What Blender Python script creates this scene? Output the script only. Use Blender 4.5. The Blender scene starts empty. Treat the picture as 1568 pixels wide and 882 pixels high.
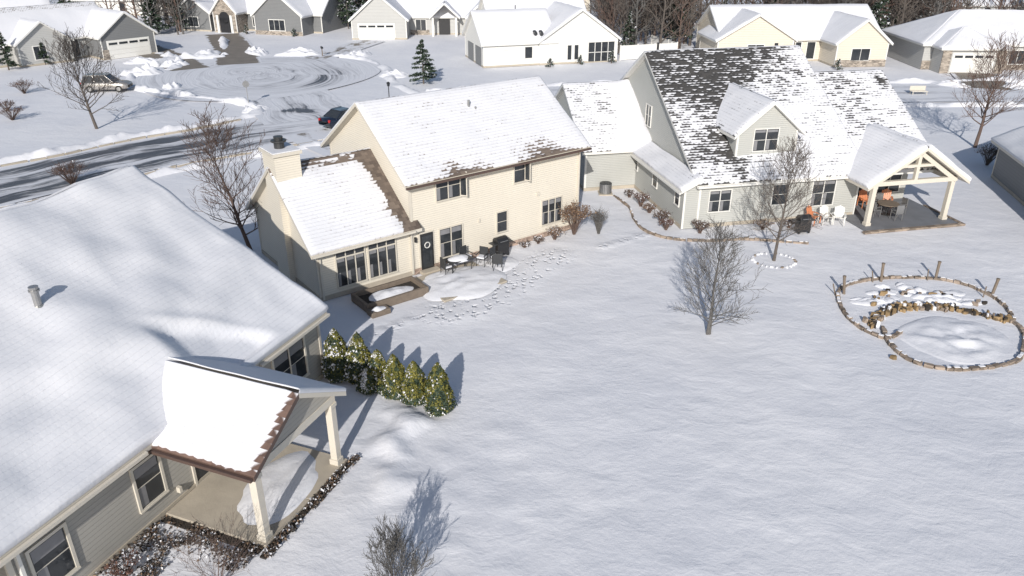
import bpy, math, random
from mathutils import Vector, Matrix, noise
import numpy as np
R=math.radians
scene=bpy.context.scene
COL=bpy.context.collection
def nz(x,y,z=0.0): return noise.noise(Vector((x,y,z)))

# ---------------------------------------------------------------- materials
class NB:
    def __init__(s,name):
        s.m=bpy.data.materials.new(name); s.m.use_nodes=True; s.nt=s.m.node_tree
        s.b=s.nt.nodes['Principled BSDF']
    def n(s,t,**k):
        nd=s.nt.nodes.new(t)
        for a,v in k.items(): setattr(nd,a,v)
        return nd
    def l(s,a,b): s.nt.links.new(a,b)
    def math(s,op,a,b=None,c=None,clamp=False):
        nd=s.n('ShaderNodeMath',operation=op); nd.use_clamp=clamp
        for i,v in enumerate((a,b,c)):
            if v is None: continue
            if isinstance(v,(int,float)): nd.inputs[i].default_value=v
            else: s.l(v,nd.inputs[i])
        return nd.outputs[0]
    def noise(s,vec,scale,detail=3,rough=.55,color=False):
        nd=s.n('ShaderNodeTexNoise'); nd.inputs['Scale'].default_value=scale; nd.inputs['Detail'].default_value=detail
        nd.inputs['Roughness'].default_value=rough
        if vec is not None: s.l(vec,nd.inputs['Vector'])
        return nd.outputs['Color' if color else 'Fac']
    def mix(s,f,a,b):
        nd=s.n('ShaderNodeMix',data_type='RGBA')
        for sock,v in ((nd.inputs[0],f),(nd.inputs[6],a),(nd.inputs[7],b)):
            if isinstance(v,(int,float)): sock.default_value=v
            elif isinstance(v,tuple): sock.default_value=(v[0],v[1],v[2],1)
            else: s.l(v,sock)
        return nd.outputs[2]
    def ramp(s,f,lo,hi):
        nd=s.n('ShaderNodeMapRange'); nd.interpolation_type='SMOOTHSTEP'
        nd.inputs[1].default_value=lo; nd.inputs[2].default_value=hi; s.l(f,nd.inputs[0]); return nd.outputs[0]
    def mapping(s,vec,scale=(1,1,1),rot=0):
        nd=s.n('ShaderNodeMapping'); nd.inputs['Scale'].default_value=scale; nd.inputs['Rotation'].default_value=(0,0,rot); s.l(vec,nd.inputs['Vector']); return nd.outputs[0]
    def bump(s,h,dist,strength=1.0,prev=None):
        nd=s.n('ShaderNodeBump'); nd.inputs['Distance'].default_value=dist; nd.inputs['Strength'].default_value=strength
        s.l(h,nd.inputs['Height'])
        if prev is not None: s.l(prev,nd.inputs['Normal'])
        return nd.outputs[0]
    def out(s,col=None,rough=None,normal=None):
        if col is not None:
            if isinstance(col,tuple): s.b.inputs['Base Color'].default_value=(*col,1)
            else: s.l(col,s.b.inputs['Base Color'])
        if rough is not None:
            if isinstance(rough,(int,float)): s.b.inputs['Roughness'].default_value=rough
            else: s.l(rough,s.b.inputs['Roughness'])
        if normal is not None: s.l(normal,s.b.inputs['Normal'])
        return s.m
def tc(nb,o='Object'): return nb.n('ShaderNodeTexCoord').outputs[o]
def attr(nb,name):
    a=nb.n('ShaderNodeAttribute'); a.attribute_name=name; return a.outputs['Fac']
S1=(.665,.672,.712); S2=(.72,.722,.752)
def plain(name,c,rough=.6,var=.12,sc=6,metal=0,bump=0):
    nb=NB(name); f=nb.noise(tc(nb),sc,4)
    col=nb.mix(f,tuple(x*(1-var) for x in c),tuple(min(1,x*(1+var)) for x in c))
    nb.b.inputs['Metallic'].default_value=metal
    return nb.out(col,rough,nb.bump(nb.noise(tc(nb),sc*4,4),bump) if bump else None)
def mat_snow():
    nb=NB('snow'); t=tc(nb)
    col=nb.mix(nb.ramp(nb.noise(t,.15,5,.6),.35,.65),S1,S2)
    wob=nb.n('ShaderNodeVectorMath',operation='MULTIPLY_ADD'); nb.l(nb.noise(t,.6,2,.5,True),wob.inputs[0]); wob.inputs[1].default_value=(1.2,1.2,0); nb.l(t,wob.inputs[2])
    rip=nb.noise(nb.mapping(wob.outputs[0],(.8,1.4,1),R(35)),.9,5,.6)
    lump=nb.noise(t,.35,3,.5)
    fine=nb.noise(t,5,5,.65)
    wb2=nb.n('ShaderNodeVectorMath',operation='MULTIPLY_ADD'); nb.l(nb.noise(t,3,2,.5,True),wb2.inputs[0]); wb2.inputs[1].default_value=(.35,.35,0); nb.l(t,wb2.inputs[2])
    vor=nb.n('ShaderNodeTexVoronoi'); vor.inputs['Scale'].default_value=3.6; nb.l(nb.mapping(wb2.outputs[0],(1,.75,1),.4),vor.inputs['Vector'])
    foot=nb.math('MULTIPLY',nb.ramp(vor.outputs['Distance'],.08,.45),attr(nb,'foot'))
    n1=nb.bump(lump,.35,.22); n1=nb.bump(rip,.12,.4,n1); n2=nb.bump(fine,.018,.8,n1); n3=nb.bump(foot,.075,1.0,n2)
    return nb.out(col,.65,n3)
def mat_roof(name,shc,shc2,rowb=.01,wr=.5,wn=.6,wf=.42,tint=.14):
    nb=NB(name); uv=nb.n('ShaderNodeUVMap').outputs[0]
    sp=nb.n('ShaderNodeSeparateXYZ'); nb.l(uv,sp.inputs[0]); x,y=sp.outputs[0],sp.outputs[1]
    yy=nb.math('DIVIDE',y,.20); row=nb.math('FLOOR',yy); fy=nb.math('FRACT',yy)
    xx=nb.math('ADD',nb.math('DIVIDE',x,.32),nb.math('MULTIPLY',row,.5)); colm=nb.math('FLOOR',xx)
    fx=nb.math('ABSOLUTE',nb.math('SUBTRACT',nb.math('FRACT',xx),.5))
    cb=nb.n('ShaderNodeCombineXYZ'); nb.l(colm,cb.inputs[0]); nb.l(row,cb.inputs[1])
    wnn=nb.n('ShaderNodeTexWhiteNoise',noise_dimensions='2D'); nb.l(cb.outputs[0],wnn.inputs['Vector']); r=wnn.outputs['Value']
    ns=nb.noise(uv,1.2,5,.65)
    m=nb.math('ADD',attr(nb,'bare'),nb.math('MULTIPLY',nb.math('SUBTRACT',r,.5),wr))
    m=nb.math('ADD',m,nb.math('MULTIPLY',nb.math('SUBTRACT',ns,.5),wn))
    m=nb.math('ADD',m,nb.math('MULTIPLY',nb.math('SUBTRACT',.5,fy),wf))
    m=nb.math('ADD',m,nb.math('MULTIPLY',nb.math('SUBTRACT',.25,fx),-.3))
    mask=nb.ramp(m,.42,.56)
    sh=nb.mix(r,shc,shc2); sn=nb.mix(nb.noise(uv,.5,4),S1,S2)
    sn=nb.mix(nb.math('MULTIPLY',nb.ramp(m,.15,.45),tint),sn,tuple((a+b)*.9 for a,b in zip(shc,shc2)))
    col=nb.mix(mask,sn,sh)
    n=nb.bump(nb.noise(uv,.8,4),.05,.6)
    n=nb.bump(fy,rowb,1.0,n); n=nb.bump(nb.noise(uv,8,4),.012,.6,n)
    return nb.out(col,.75,n)
def mat_siding(name,c,p=.115):
    nb=NB(name); t=tc(nb); sp=nb.n('ShaderNodeSeparateXYZ'); nb.l(t,sp.inputs[0])
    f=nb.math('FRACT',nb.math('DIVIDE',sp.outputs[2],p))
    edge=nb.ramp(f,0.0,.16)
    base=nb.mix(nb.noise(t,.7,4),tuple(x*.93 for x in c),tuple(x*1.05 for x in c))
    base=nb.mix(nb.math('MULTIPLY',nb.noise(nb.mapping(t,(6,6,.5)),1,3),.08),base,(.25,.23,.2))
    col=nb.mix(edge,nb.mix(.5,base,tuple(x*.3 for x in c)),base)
    return nb.out(col,.55,nb.bump(nb.math('SUBTRACT',1.0,f),.02,.8))
def mat_stone(name,c,sc=3.2):
    nb=NB(name); t=tc(nb); v=nb.n('ShaderNodeTexVoronoi'); v.inputs['Scale'].default_value=sc; nb.l(nb.mapping(t,(1,1,2.2)),v.inputs['Vector'])
    sp=nb.n('ShaderNodeSeparateColor'); nb.l(v.outputs['Color'],sp.inputs[0])
    col=nb.mix(sp.outputs[0],tuple(x*.5 for x in c),tuple(x*1.35 for x in c))
    return nb.out(col,.85,nb.bump(v.outputs['Distance'],.05))
def mat_road(name):
    nb=NB(name); uv=nb.n('ShaderNodeUVMap').outputs[0]
    wob=nb.n('ShaderNodeVectorMath',operation='MULTIPLY_ADD'); nb.l(nb.noise(uv,.12,2,.5,True),wob.inputs[0]); wob.inputs[1].default_value=(0,5.0,0); nb.l(uv,wob.inputs[2])
    st=nb.noise(nb.mapping(wob.outputs[0],(.08,1.9,1)),1.0,5,.62); pt=nb.noise(nb.mapping(uv,(.25,.4,1)),1.0,5,.65)
    m=nb.math('ADD',attr(nb,'bare'),nb.math('MULTIPLY',nb.math('SUBTRACT',st,.5),1.5)); m=nb.math('ADD',m,nb.math('MULTIPLY',nb.math('SUBTRACT',pt,.5),1.0))
    mask=nb.ramp(m,.40,.72); grey=nb.ramp(m,.10,.5)
    asp=nb.mix(nb.noise(uv,3,4),(.035,.038,.048),(.10,.10,.11))
    sn=nb.mix(nb.math('MULTIPLY',grey,.6),(.64,.65,.69),(.38,.385,.415))
    return nb.out(nb.mix(mask,sn,asp),nb.math('SUBTRACT',.75,nb.math('MULTIPLY',mask,.3)),nb.bump(nb.math('SUBTRACT',st,mask),.10,.9))
def mat_drive(name):
    nb=NB(name); uv=nb.n('ShaderNodeUVMap').outputs[0]
    m=nb.math('ADD',attr(nb,'bare'),nb.math('MULTIPLY',nb.math('SUBTRACT',nb.noise(nb.mapping(uv,(.35,.8,1)),1.0,5,.6),.5),1.2))
    mask=nb.ramp(m,.4,.6)
    c=nb.mix(nb.noise(uv,.8,4),(.12,.105,.09),(.24,.21,.175))
    return nb.out(nb.mix(mask,(.64,.65,.69),c),.7,nb.bump(nb.noise(uv,2,4),.03))
def mat_leaf(name,c1,c2):
    nb=NB(name)
    g=nb.n('ShaderNodeNewGeometry'); col=nb.mix(g.outputs['Random Per Island'],c1,c2)
    return nb.out(col,.7)
M={}
M['snow']=mat_snow()
M['roofA']=mat_roof('shingle_brown_snowed',(.085,.065,.055),(.17,.135,.11),.01,.42,.6,.4)
M['roofD']=mat_roof('shingle_thin_snow',(.12,.11,.10),(.19,.17,.16),.012,.2,.35,.2,.1)
M['roofB']=mat_roof('shingle_charcoal_snowed',(.018,.018,.019),(.06,.057,.055),.01,.52,.6,.5)
M['roofC']=mat_roof('shingle_redbrown_snowed',(.085,.05,.04),(.15,.095,.075),.012,.18,.25,.2)
M['creamA']=mat_siding('siding_cream',(.68,.63,.54))
M['grayB']=mat_siding('siding_sage_gray',(.42,.425,.405))
M['grayC']=mat_siding('siding_taupe',(.36,.345,.315),.15)
M['dgray']=mat_siding('siding_dark_gray',(.17,.175,.18),.2)
M['lgray']=mat_siding('siding_light_gray',(.42,.42,.41),.2)
M['white']=mat_siding('siding_white',(.70,.69,.66),.2)
M['tan']=mat_siding('siding_tan',(.62,.565,.475),.2)
M['trim']=plain('trim_white',(.66,.65,.62),.45,.06)
M['trimC']=plain('trim_beige',(.57,.53,.46),.5,.07)
M['gutter']=plain('gutter_brown',(.085,.055,.045),.5,.1)
M['stone']=mat_stone('stone_veneer',(.30,.26,.22))
M['brick']=mat_stone('foundation_stone',(.36,.27,.22))
nb=NB('glass_dark'); M['glass']=nb.out(nb.mix(nb.noise(tc(nb),1.3,2),(.012,.015,.02),(.05,.055,.06)),.06)
M['curtain']=plain('curtain',(.20,.20,.21),.3,.3,3)
M['asphalt']=mat_road('street_snow_asphalt')
M['drive']=mat_drive('driveway_asphalt')
M['conc']=plain('concrete',(.40,.355,.29),.8,.22,1.2,bump=.01)
M['slate']=plain('patio_slate',(.16,.165,.18),.6,.35,1.0)
M['soil']=plain('mulch',(.045,.037,.03),.95,.6,9,bump=.08)
M['black']=plain('black_paint',(.02,.02,.022),.4,.2)
M['dark']=plain('dark_metal',(.05,.052,.055),.45,.2,metal=.3)
M['metal']=plain('galvanised_metal',(.35,.35,.35),.35,.2,metal=.7)
M['orange']=plain('orange_plastic',(.55,.21,.10),.5,.1)
M['wood']=plain('weathered_wood',(.17,.135,.105),.8,.35,5)
M['bark']=plain('bark',(.10,.085,.075),.9,.35,8)
M['bark2']=plain('bark_brown',(.125,.085,.07),.9,.3,8)
M['bark3']=plain('bark_gray',(.11,.105,.10),.9,.3,8)
M['leafg']=mat_leaf('arborvitae_leaf',(.03,.045,.008),(.19,.17,.03))
M['leafd']=mat_leaf('conifer_needle',(.012,.026,.016),(.045,.07,.04))
M['leafb']=mat_leaf('dry_leaf',(.10,.055,.035),(.28,.19,.12))
M['leafr']=mat_leaf('brown_red_leaf',(.06,.03,.025),(.15,.075,.055))
M['leafk']=mat_leaf('dark_litter',(.03,.022,.018),(.12,.085,.06))
M['edging']=mat_stone('edging_stone',(.25,.20,.16))
M['rock']=mat_stone('pond_rock',(.24,.165,.085),2.5)
M['rubber']=plain('rubber',(.02,.02,.02),.8,.1)
def carpaint(n,c,met):
    nb=NB(n); nb.b.inputs['Metallic'].default_value=met; nb.b.inputs['Coat Weight'].default_value=.6; return nb.out(c,.3)
M['silver']=carpaint('paint_silver',(.36,.34,.32),.5); M['navy']=carpaint('paint_navy',(.012,.018,.035),.2)
M['red']=plain('tail_lamp',(.4,.02,.02),.3,.05)

# ---------------------------------------------------------------- mesh helpers
class MB:
    def __init__(s): s.v=[];s.f=[];s.mi=[];s.mats=[]
    def mat(s,m):
        m=M[m]
        if m not in s.mats: s.mats.append(m)
        return s.mats.index(m)
    def poly(s,pts,m):
        i=len(s.v); s.v+= [tuple(p) for p in pts]; s.f.append(tuple(range(i,i+len(pts)))); s.mi.append(s.mat(m))
    def box(s,x0,x1,y0,y1,z0,z1,m,fr=None):
        i=len(s.v); P=[(x0,y0,z0),(x1,y0,z0),(x1,y1,z0),(x0,y1,z0),(x0,y0,z1),(x1,y0,z1),(x1,y1,z1),(x0,y1,z1)]
        if fr: P=[tuple(fr@Vector(p)) for p in P]
        s.v+=P; k=s.mat(m)
        for f in ((0,3,2,1),(4,5,6,7),(0,1,5,4),(1,2,6,5),(2,3,7,6),(3,0,4,7)):
            s.f.append(tuple(i+a for a in f)); s.mi.append(k)
    def tube(s,a,b,r0,r1,m,n=6,cap=True):
        a=Vector(a);b=Vector(b);d=(b-a)
        if d.length<1e-6:return
        d.normalize(); u=d.orthogonal().normalized(); w=d.cross(u); i=len(s.v)
        for p,r in ((a,r0),(b,r1)):
            for k in range(n):
                t=2*math.pi*k/n; s.v.append(tuple(p+u*(r*math.cos(t))+w*(r*math.sin(t))))
        k0=s.mat(m)
        for k in range(n):
            s.f.append((i+k,i+(k+1)%n,i+n+(k+1)%n,i+n+k)); s.mi.append(k0)
        if cap:
            s.f.append(tuple(i+n+k for k in range(n))); s.mi.append(k0)
            s.f.append(tuple(i+n-1-k for k in range(n))); s.mi.append(k0)
    def obj(s,name,parent=None,smooth=False,bevel=0,loc=None,rot=0):
        me=bpy.data.meshes.new(name); me.from_pydata(s.v,[],s.f)
        for m in s.mats: me.materials.append(m)
        me.polygons.foreach_set('material_index',s.mi)
        if smooth: me.polygons.foreach_set('use_smooth',[True]*len(s.f))
        me.update(); o=bpy.data.objects.new(name,me); COL.objects.link(o)
        if parent: o.parent=parent
        if loc: o.location=loc
        o.rotation_euler[2]=rot
        if bevel:
            b=o.modifiers.new('b','BEVEL'); b.width=bevel; b.segments=2; b.limit_method='ANGLE'
        return o
def empty(name,loc,ang=0):
    e=bpy.data.objects.new(name,None); COL.objects.link(e); e.location=loc; e.rotation_euler[2]=R(ang); e.empty_display_size=.5; return e

def roof(parent,E0,E1,R1,R0,mat='roofA',bare=None,thick=.10,fascia='trim',res=.3,name='roof',slab=.16,drift=None,ridge=True):
    """slope from eave E0-E1 to ridge R0-R1 (local coordinates)"""
    E0,E1,R0,R1=map(Vector,(E0,E1,R0,R1))
    nrm=(E1-E0).cross(R0-E0).normalized()
    if nrm.z<0:nrm=-nrm
    L=(E1-E0).length; S=((R0-E0).length+(R1-E1).length)/2
    def params(n,ln):
        e=min(.07/ln,.3/n); a=[0,0,e]+[e+(1-2*e)*i/(n) for i in range(1,n)]+[1-e,1,1]; return a
    A=params(max(3,int(L/res)),L); B=params(max(3,int(S/res)),S)
    vs=[];uv=[];bv=[]
    na,nbb=len(A),len(B)
    for j,b in enumerate(B):
        for i,a in enumerate(A):
            p=(E0.lerp(E1,a)).lerp(R0.lerp(R1,a),b)
            br=bare(a*L,b*S,L,S) if bare else 0
            if ridge and j>=nbb-2: br=max(br,.45)
            edge=(i in(0,1) or j in (0,1) or i in(na-1,na-2) or j==nbb-1)
            t=.02+(thick*(1-min(1,max(0,br*1.5)))*(1+.5*nz(p.x*.6,p.y*.6,p.z))) 
            if drift: t+=drift(a*L,b*S,L,S)
            t=max(t,.012)
            if i in(0,na-1) or j==0: t=0.004
            elif edge: t*=.75
            vs.append(tuple(p+nrm*t)); uv.append((a*L,b*S)); bv.append(br)
    fs=[(j*na+i,j*na+i+1,(j+1)*na+i+1,(j+1)*na+i) for j in range(nbb-1) for i in range(na-1)]
    me=bpy.data.meshes.new(name+'_snow'); me.from_pydata(vs,[],fs); me.materials.append(M[mat])
    ul=me.uv_layers.new(name='UVMap')
    lv=np.zeros(len(me.loops),dtype=np.int32); me.loops.foreach_get('vertex_index',lv)
    ul.data.foreach_set('uv',np.array(uv,dtype=np.float32)[lv].ravel())
    at=me.attributes.new('bare','FLOAT','POINT'); at.data.foreach_set('value',bv)
    me.polygons.foreach_set('use_smooth',[True]*len(fs)); me.update()
    o=bpy.data.objects.new(name+'_snow',me); COL.objects.link(o); o.parent=parent
    mb=MB(); D=Vector((0,0,-slab))
    P=[E0,E1,R1,R0]; Q=[p+D for p in P]
    mb.poly(P,fascia); mb.poly(Q[::-1],fascia)
    for k in range(4): mb.poly([P[k],Q[k],Q[(k+1)%4],P[(k+1)%4]],fascia)
    mb.obj(name+'_deck',parent)
def gable(parent,u0,u1,v0,v1,he,hr,axis='u',wall='creamA',mat='roofA',ov=.35,bares=(None,None),thick=.1,fascia='trim',name='',found=True,z0=0,vr=None,ends=(True,True),res=.35,walls=True,ovg=None,drifts=(None,None)):
    mb=MB(); ovg=ov if ovg is None else ovg
    if axis=='u':
        c=(v0+v1)/2 if vr is None else vr
        sl0=(hr-he)/(c-v0); sl1=(hr-he)/(v1-c)
        if walls:
            mb.poly([(u0,v0,z0),(u1,v0,z0),(u1,v0,he),(u0,v0,he)],wall); mb.poly([(u1,v1,z0),(u0,v1,z0),(u0,v1,he),(u1,v1,he)],wall)
            mb.poly([(u0,v1,z0),(u0,v0,z0),(u0,v0,he),(u0,c,hr),(u0,v1,he)],wall); mb.poly([(u1,v0,z0),(u1,v1,z0),(u1,v1,he),(u1,c,hr),(u1,v0,he)],wall)
        a,b=u0-ovg,u1+ovg; H=.12
        roof(parent,(a,v0-ov,he-sl0*ov+H),(b,v0-ov,he-sl0*ov+H),(b,c,hr+H),(a,c,hr+H),mat,bares[0],thick,fascia,res,name+'roof_near',drift=drifts[0])
        roof(parent,(b,v1+ov,he-sl1*ov+H),(a,v1+ov,he-sl1*ov+H),(a,c,hr+H),(b,c,hr+H),mat,bares[1],thick,fascia,res,name+'roof_far',drift=drifts[1])
    else:
        c=(u0+u1)/2 if vr is None else vr
        sl0=(hr-he)/(c-u0); sl1=(hr-he)/(u1-c)
        if walls:
            mb.poly([(u0,v1,z0),(u0,v0,z0),(u0,v0,he),(u0,v1,he)],wall); mb.poly([(u1,v0,z0),(u1,v1,z0),(u1,v1,he),(u1,v0,he)],wall)
            mb.poly([(u0,v0,z0),(u1,v0,z0),(u1,v0,he),(c,v0,hr),(u0,v0,he)],wall); mb.poly([(u1,v1,z0),(u0,v1,z0),(u0,v1,he),(c,v1,hr),(u1,v1,he)],wall)
        a,b=v0-ovg,v1+(ovg if ends[1] else 0); H=.12
        roof(parent,(u0-ov,b,he-sl0*ov+H),(u0-ov,a,he-sl0*ov+H),(c,a,hr+H),(c,b,hr+H),mat,bares[0],thick,fascia,res,name+'roof_left',drift=drifts[0])
        roof(parent,(u1+ov,a,he-sl1*ov+H),(u1+ov,b,he-sl1*ov+H),(c,b,hr+H),(c,a,hr+H),mat,bares[1],thick,fascia,res,name+'roof_right',drift=drifts[1])
    if found and walls:
        e=.03
        mb.box(u0-e,u1+e,v0-e,v0,0,.22,'conc'); mb.box(u0-e,u0,v0,v1,0,.22,'conc')
    if walls:
        e=.025;w=.10
        for (x,y) in ((u0,v0),(u1,v0),(u0,v1)):
            mb.box(x-e if x==u0 else x-w,x+w if x==u0 else x+e,y-e if y==v0 else y-w,y+w if y==v0 else y+e,z0+.01,he-.03,fascia if fascia!='gutter' else 'trimC')
        mb.obj(name+'walls',parent)
def window(mb,org,d,nrm,w,h,panes=1,transom=0,trim='trim',fr=.055,sill=True,blind=0.0,rails=True):
    d=Vector(d).normalized();nrm=Vector(nrm).normalized();up=Vector((0,0,1))
    T=Matrix(((d.x,nrm.x,up.x,org[0]),(d.y,nrm.y,up.y,org[1]),(d.z,nrm.z,up.z,org[2]),(0,0,0,1)))
    mb.box(0,w,.004,.02,0,h,'glass',T)
    mb.box(-fr,0,.003,.06,-fr,h+fr,trim,T); mb.box(w,w+fr,.003,.06,-fr,h+fr,trim,T)
    mb.box(0,w,.003,.06,-fr,0,trim,T); mb.box(0,w,.003,.06,h,h+fr,trim,T)
    if sill: mb.box(-fr,w+fr,.061,.09,-fr,-fr+.05,trim,T)
    hh=h-transom
    for k in range(1,panes): mb.box(w*k/panes-.025,w*k/panes+.025,.021,.05,0,h,trim,T)
    if transom: mb.box(0,w,.021,.045,hh-.035,hh+.035,trim,T)
    for k in range(panes):
        a=w*k/panes+(.025 if k else 0); b=w*(k+1)/panes-(.025 if k<panes-1 else 0)
        if rails and h>.8 and not transom: mb.box(a,b,.021,.03,hh*.5-.013,hh*.5+.013,trim,T)
        if blind: mb.box(a+.04,a+.04+(b-a)*.28,.0205,.024,.03,hh*.5-.03,'curtain',T)
        if blind: mb.box(a+.04,b-.05,.0205,.024,hh*(1-blind*.5),hh-.05,'curtain',T)
def smooth(pts,step=.5,closed=False):
    P=[Vector(p[:2]) for p in pts]; out=[]; n=len(P)
    rng=n if closed else n-1
    for i in range(rng):
        if closed: a,b,c,d=P[(i-1)%n],P[i],P[(i+1)%n],P[(i+2)%n]
        else: a,b,c,d=P[max(i-1,0)],P[i],P[i+1],P[min(i+2,n-1)]
        k=max(1,int((c-b).length/step))
        for j in range(k):
            t=j/k; out.append(.5*((2*b)+(c-a)*t+(2*a-5*b+4*c-d)*t*t+(3*b-a-3*c+d)*t**3))
    if not closed: out.append(P[-1])
    return out
def sheet(name,vs,fs,uv,bv,mat,parent=None):
    me=bpy.data.meshes.new(name); me.from_pydata(vs,[],fs); me.materials.append(M[mat])
    ul=me.uv_layers.new(name='UVMap'); lv=np.zeros(len(me.loops),dtype=np.int32); me.loops.foreach_get('vertex_index',lv)
    ul.data.foreach_set('uv',np.array(uv,dtype=np.float32)[lv].ravel())
    at=me.attributes.new('bare','FLOAT','POINT'); at.data.foreach_set('value',bv)
    me.polygons.foreach_set('use_smooth',[True]*len(fs)); me.update()
    o=bpy.data.objects.new(name,me); COL.objects.link(o)
    if parent:o.parent=parent
    return o
def strip(name,pts,width,mat,z=.01,wet=None,nt=14,parent=None,step=.8):
    P=smooth(pts,step); vs=[];uv=[];bv=[];s=0
    for i,p in enumerate(P):
        q=P[min(i+1,len(P)-1)]-P[max(i-1,0)]; q.normalize(); nn=Vector((-q.y,q.x))
        if i: s+=(P[i]-P[i-1]).length
        for j in range(nt+1):
            t=-1+2*j/nt; r=p+nn*(t*width/2)
            vs.append((r.x,r.y,z)); uv.append((s,t*width/2)); bv.append(wet(s,t,r) if wet else 0)
    n=nt+1; fs=[(i*n+j+1,(i+1)*n+j+1,(i+1)*n+j,i*n+j) for i in range(len(P)-1) for j in range(nt)]
    return sheet(name,vs,fs,uv,bv,mat,parent)
def bank(name,pts,w,h,seed=0,step=.35,z=-.02):
    P=smooth(pts,step); prof=[(-.5,-.1),(-.36,.35),(-.18,.85),(0,1),(.18,.8),(.36,.3),(.5,-.1)]
    vs=[]
    for i,p in enumerate(P):
        q=P[min(i+1,len(P)-1)]-P[max(i-1,0)]; q.normalize(); nn=Vector((-q.y,q.x))
        m=max(0.02,.6+.9*nz(p.x*.35,p.y*.35,seed))
        if i in(0,len(P)-1): m=0
        for t,k in prof:
            r=p+nn*(t*w*(.8+.5*nz(p.x*.5,p.y*.5,seed+5)))
            zz=z+h*k*m*(1+.7*nz(r.x*1.6,r.y*1.6,seed+2))
            vs.append((r.x,r.y,zz))
    n=7; mb=MB(); fs=[(i*n+j+1,(i+1)*n+j+1,(i+1)*n+j,i*n+j) for i in range(len(P)-1) for j in range(n-1)]
    mb.v=vs; mb.f=fs; mb.mi=[mb.mat('snow')]*len(fs)
    return mb.obj(name,None,True)
def mound(name,x,y,rx,ry,h,seed,parent=None,ang=0,z=-.03,K=9,N=30,rough=.5):
    vs=[]
    for j in range(K+1):
        for i in range(N):
            a=6.283*i/N; q=j/K*(1+.22*nz(math.cos(a)*1.4,math.sin(a)*1.4,seed)); px=rx*q*math.cos(a);py=ry*q*math.sin(a)
            f=1-(j/K)**2
            vs.append((px,py,z+h*f*(1+rough*nz(px*1.3/max(.4,rx*.4),py*1.3/max(.4,ry*.4),seed+3)+.35*rough*nz(px*3.1,py*3.1,seed))-(.06 if j==K else 0)))
    mb=MB(); mb.v=vs; mb.f=[(j*N+i,(j+1)*N+i,(j+1)*N+(i+1)%N,j*N+(i+1)%N) for j in range(K) for i in range(N)]; mb.mi=[mb.mat('snow')]*len(mb.f)
    return mb.obj(name,parent,True,loc=(x,y,0),rot=R(ang))
def blocks(mb,pts,bl,w,h,m,seed=1,closed=False,z=0,snow=0):
    rnd=random.Random(seed); P=smooth(pts,bl,closed); n=len(P)
    for i in range(n if closed else n-1):
        a=P[i];b=P[(i+1)%n]; c=(a+b)/2; an=math.atan2((b-a).y,(b-a).x)+rnd.uniform(-.09,.09); L=(b-a).length*rnd.uniform(.42,.49)
        T=Matrix.Translation((c.x+rnd.uniform(-.02,.02),c.y+rnd.uniform(-.02,.02),z))@Matrix.Rotation(an,4,'Z'); ww=w*rnd.uniform(.8,1.15); hh=h*rnd.uniform(.7,1.15)
        mb.box(-L,L,-ww/2,ww/2,-.05,hh,m,T)
        if rnd.random()<snow: mb.box(-L*.95,L*rnd.uniform(.3,.95),-ww*.3,ww/2*.95,hh+.001,hh+.035,'snow',T)
# ---------------------------------------------------------------- vegetation
def branches(mb,rnd,p,d,L,r,depth,mat,tw,up=.25,kids=(5,4,3)):
    ns=4 if depth>=2 else (3 if depth==1 else 2); pts=[p.copy()]; dd=d.copy(); rr=[r]
    for k in range(ns):
        dd=(dd+Vector((rnd.uniform(-.22,.22),rnd.uniform(-.22,.22),rnd.uniform(-.1,.15)+up*.3))).normalized()
        pts.append(pts[-1]+dd*(L/ns)); rr.append(max(tw*.6,r*(1-(k+1)/ns*.8)))
    for k in range(ns): mb.tube(pts[k],pts[k+1],rr[k],rr[k+1],mat,5 if rr[k]>.03 else 3,False)
    if depth>0:
        nk=kids[min(len(kids)-1,3-depth)] if depth<=3 else 4
        for k in range(nk):
            t=.22+.78*(k+rnd.random()*.8)/nk; f=min(.999,t)*ns; i=int(f); q=pts[i].lerp(pts[i+1],f-i)
            base=(pts[i+1]-pts[i]).normalized(); az=rnd.uniform(0,6.28); side=base.orthogonal().normalized(); side.rotate(Matrix.Rotation(az,3,base))
            nd=(base*.75+side*rnd.uniform(.5,.85)+Vector((0,0,up*.5))).normalized()
            branches(mb,rnd,q,nd,L*rnd.uniform(.38,.6)*(1.15-.4*t),max(tw,rr[i]*.55),depth-1,mat,tw,up,kids)
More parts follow.
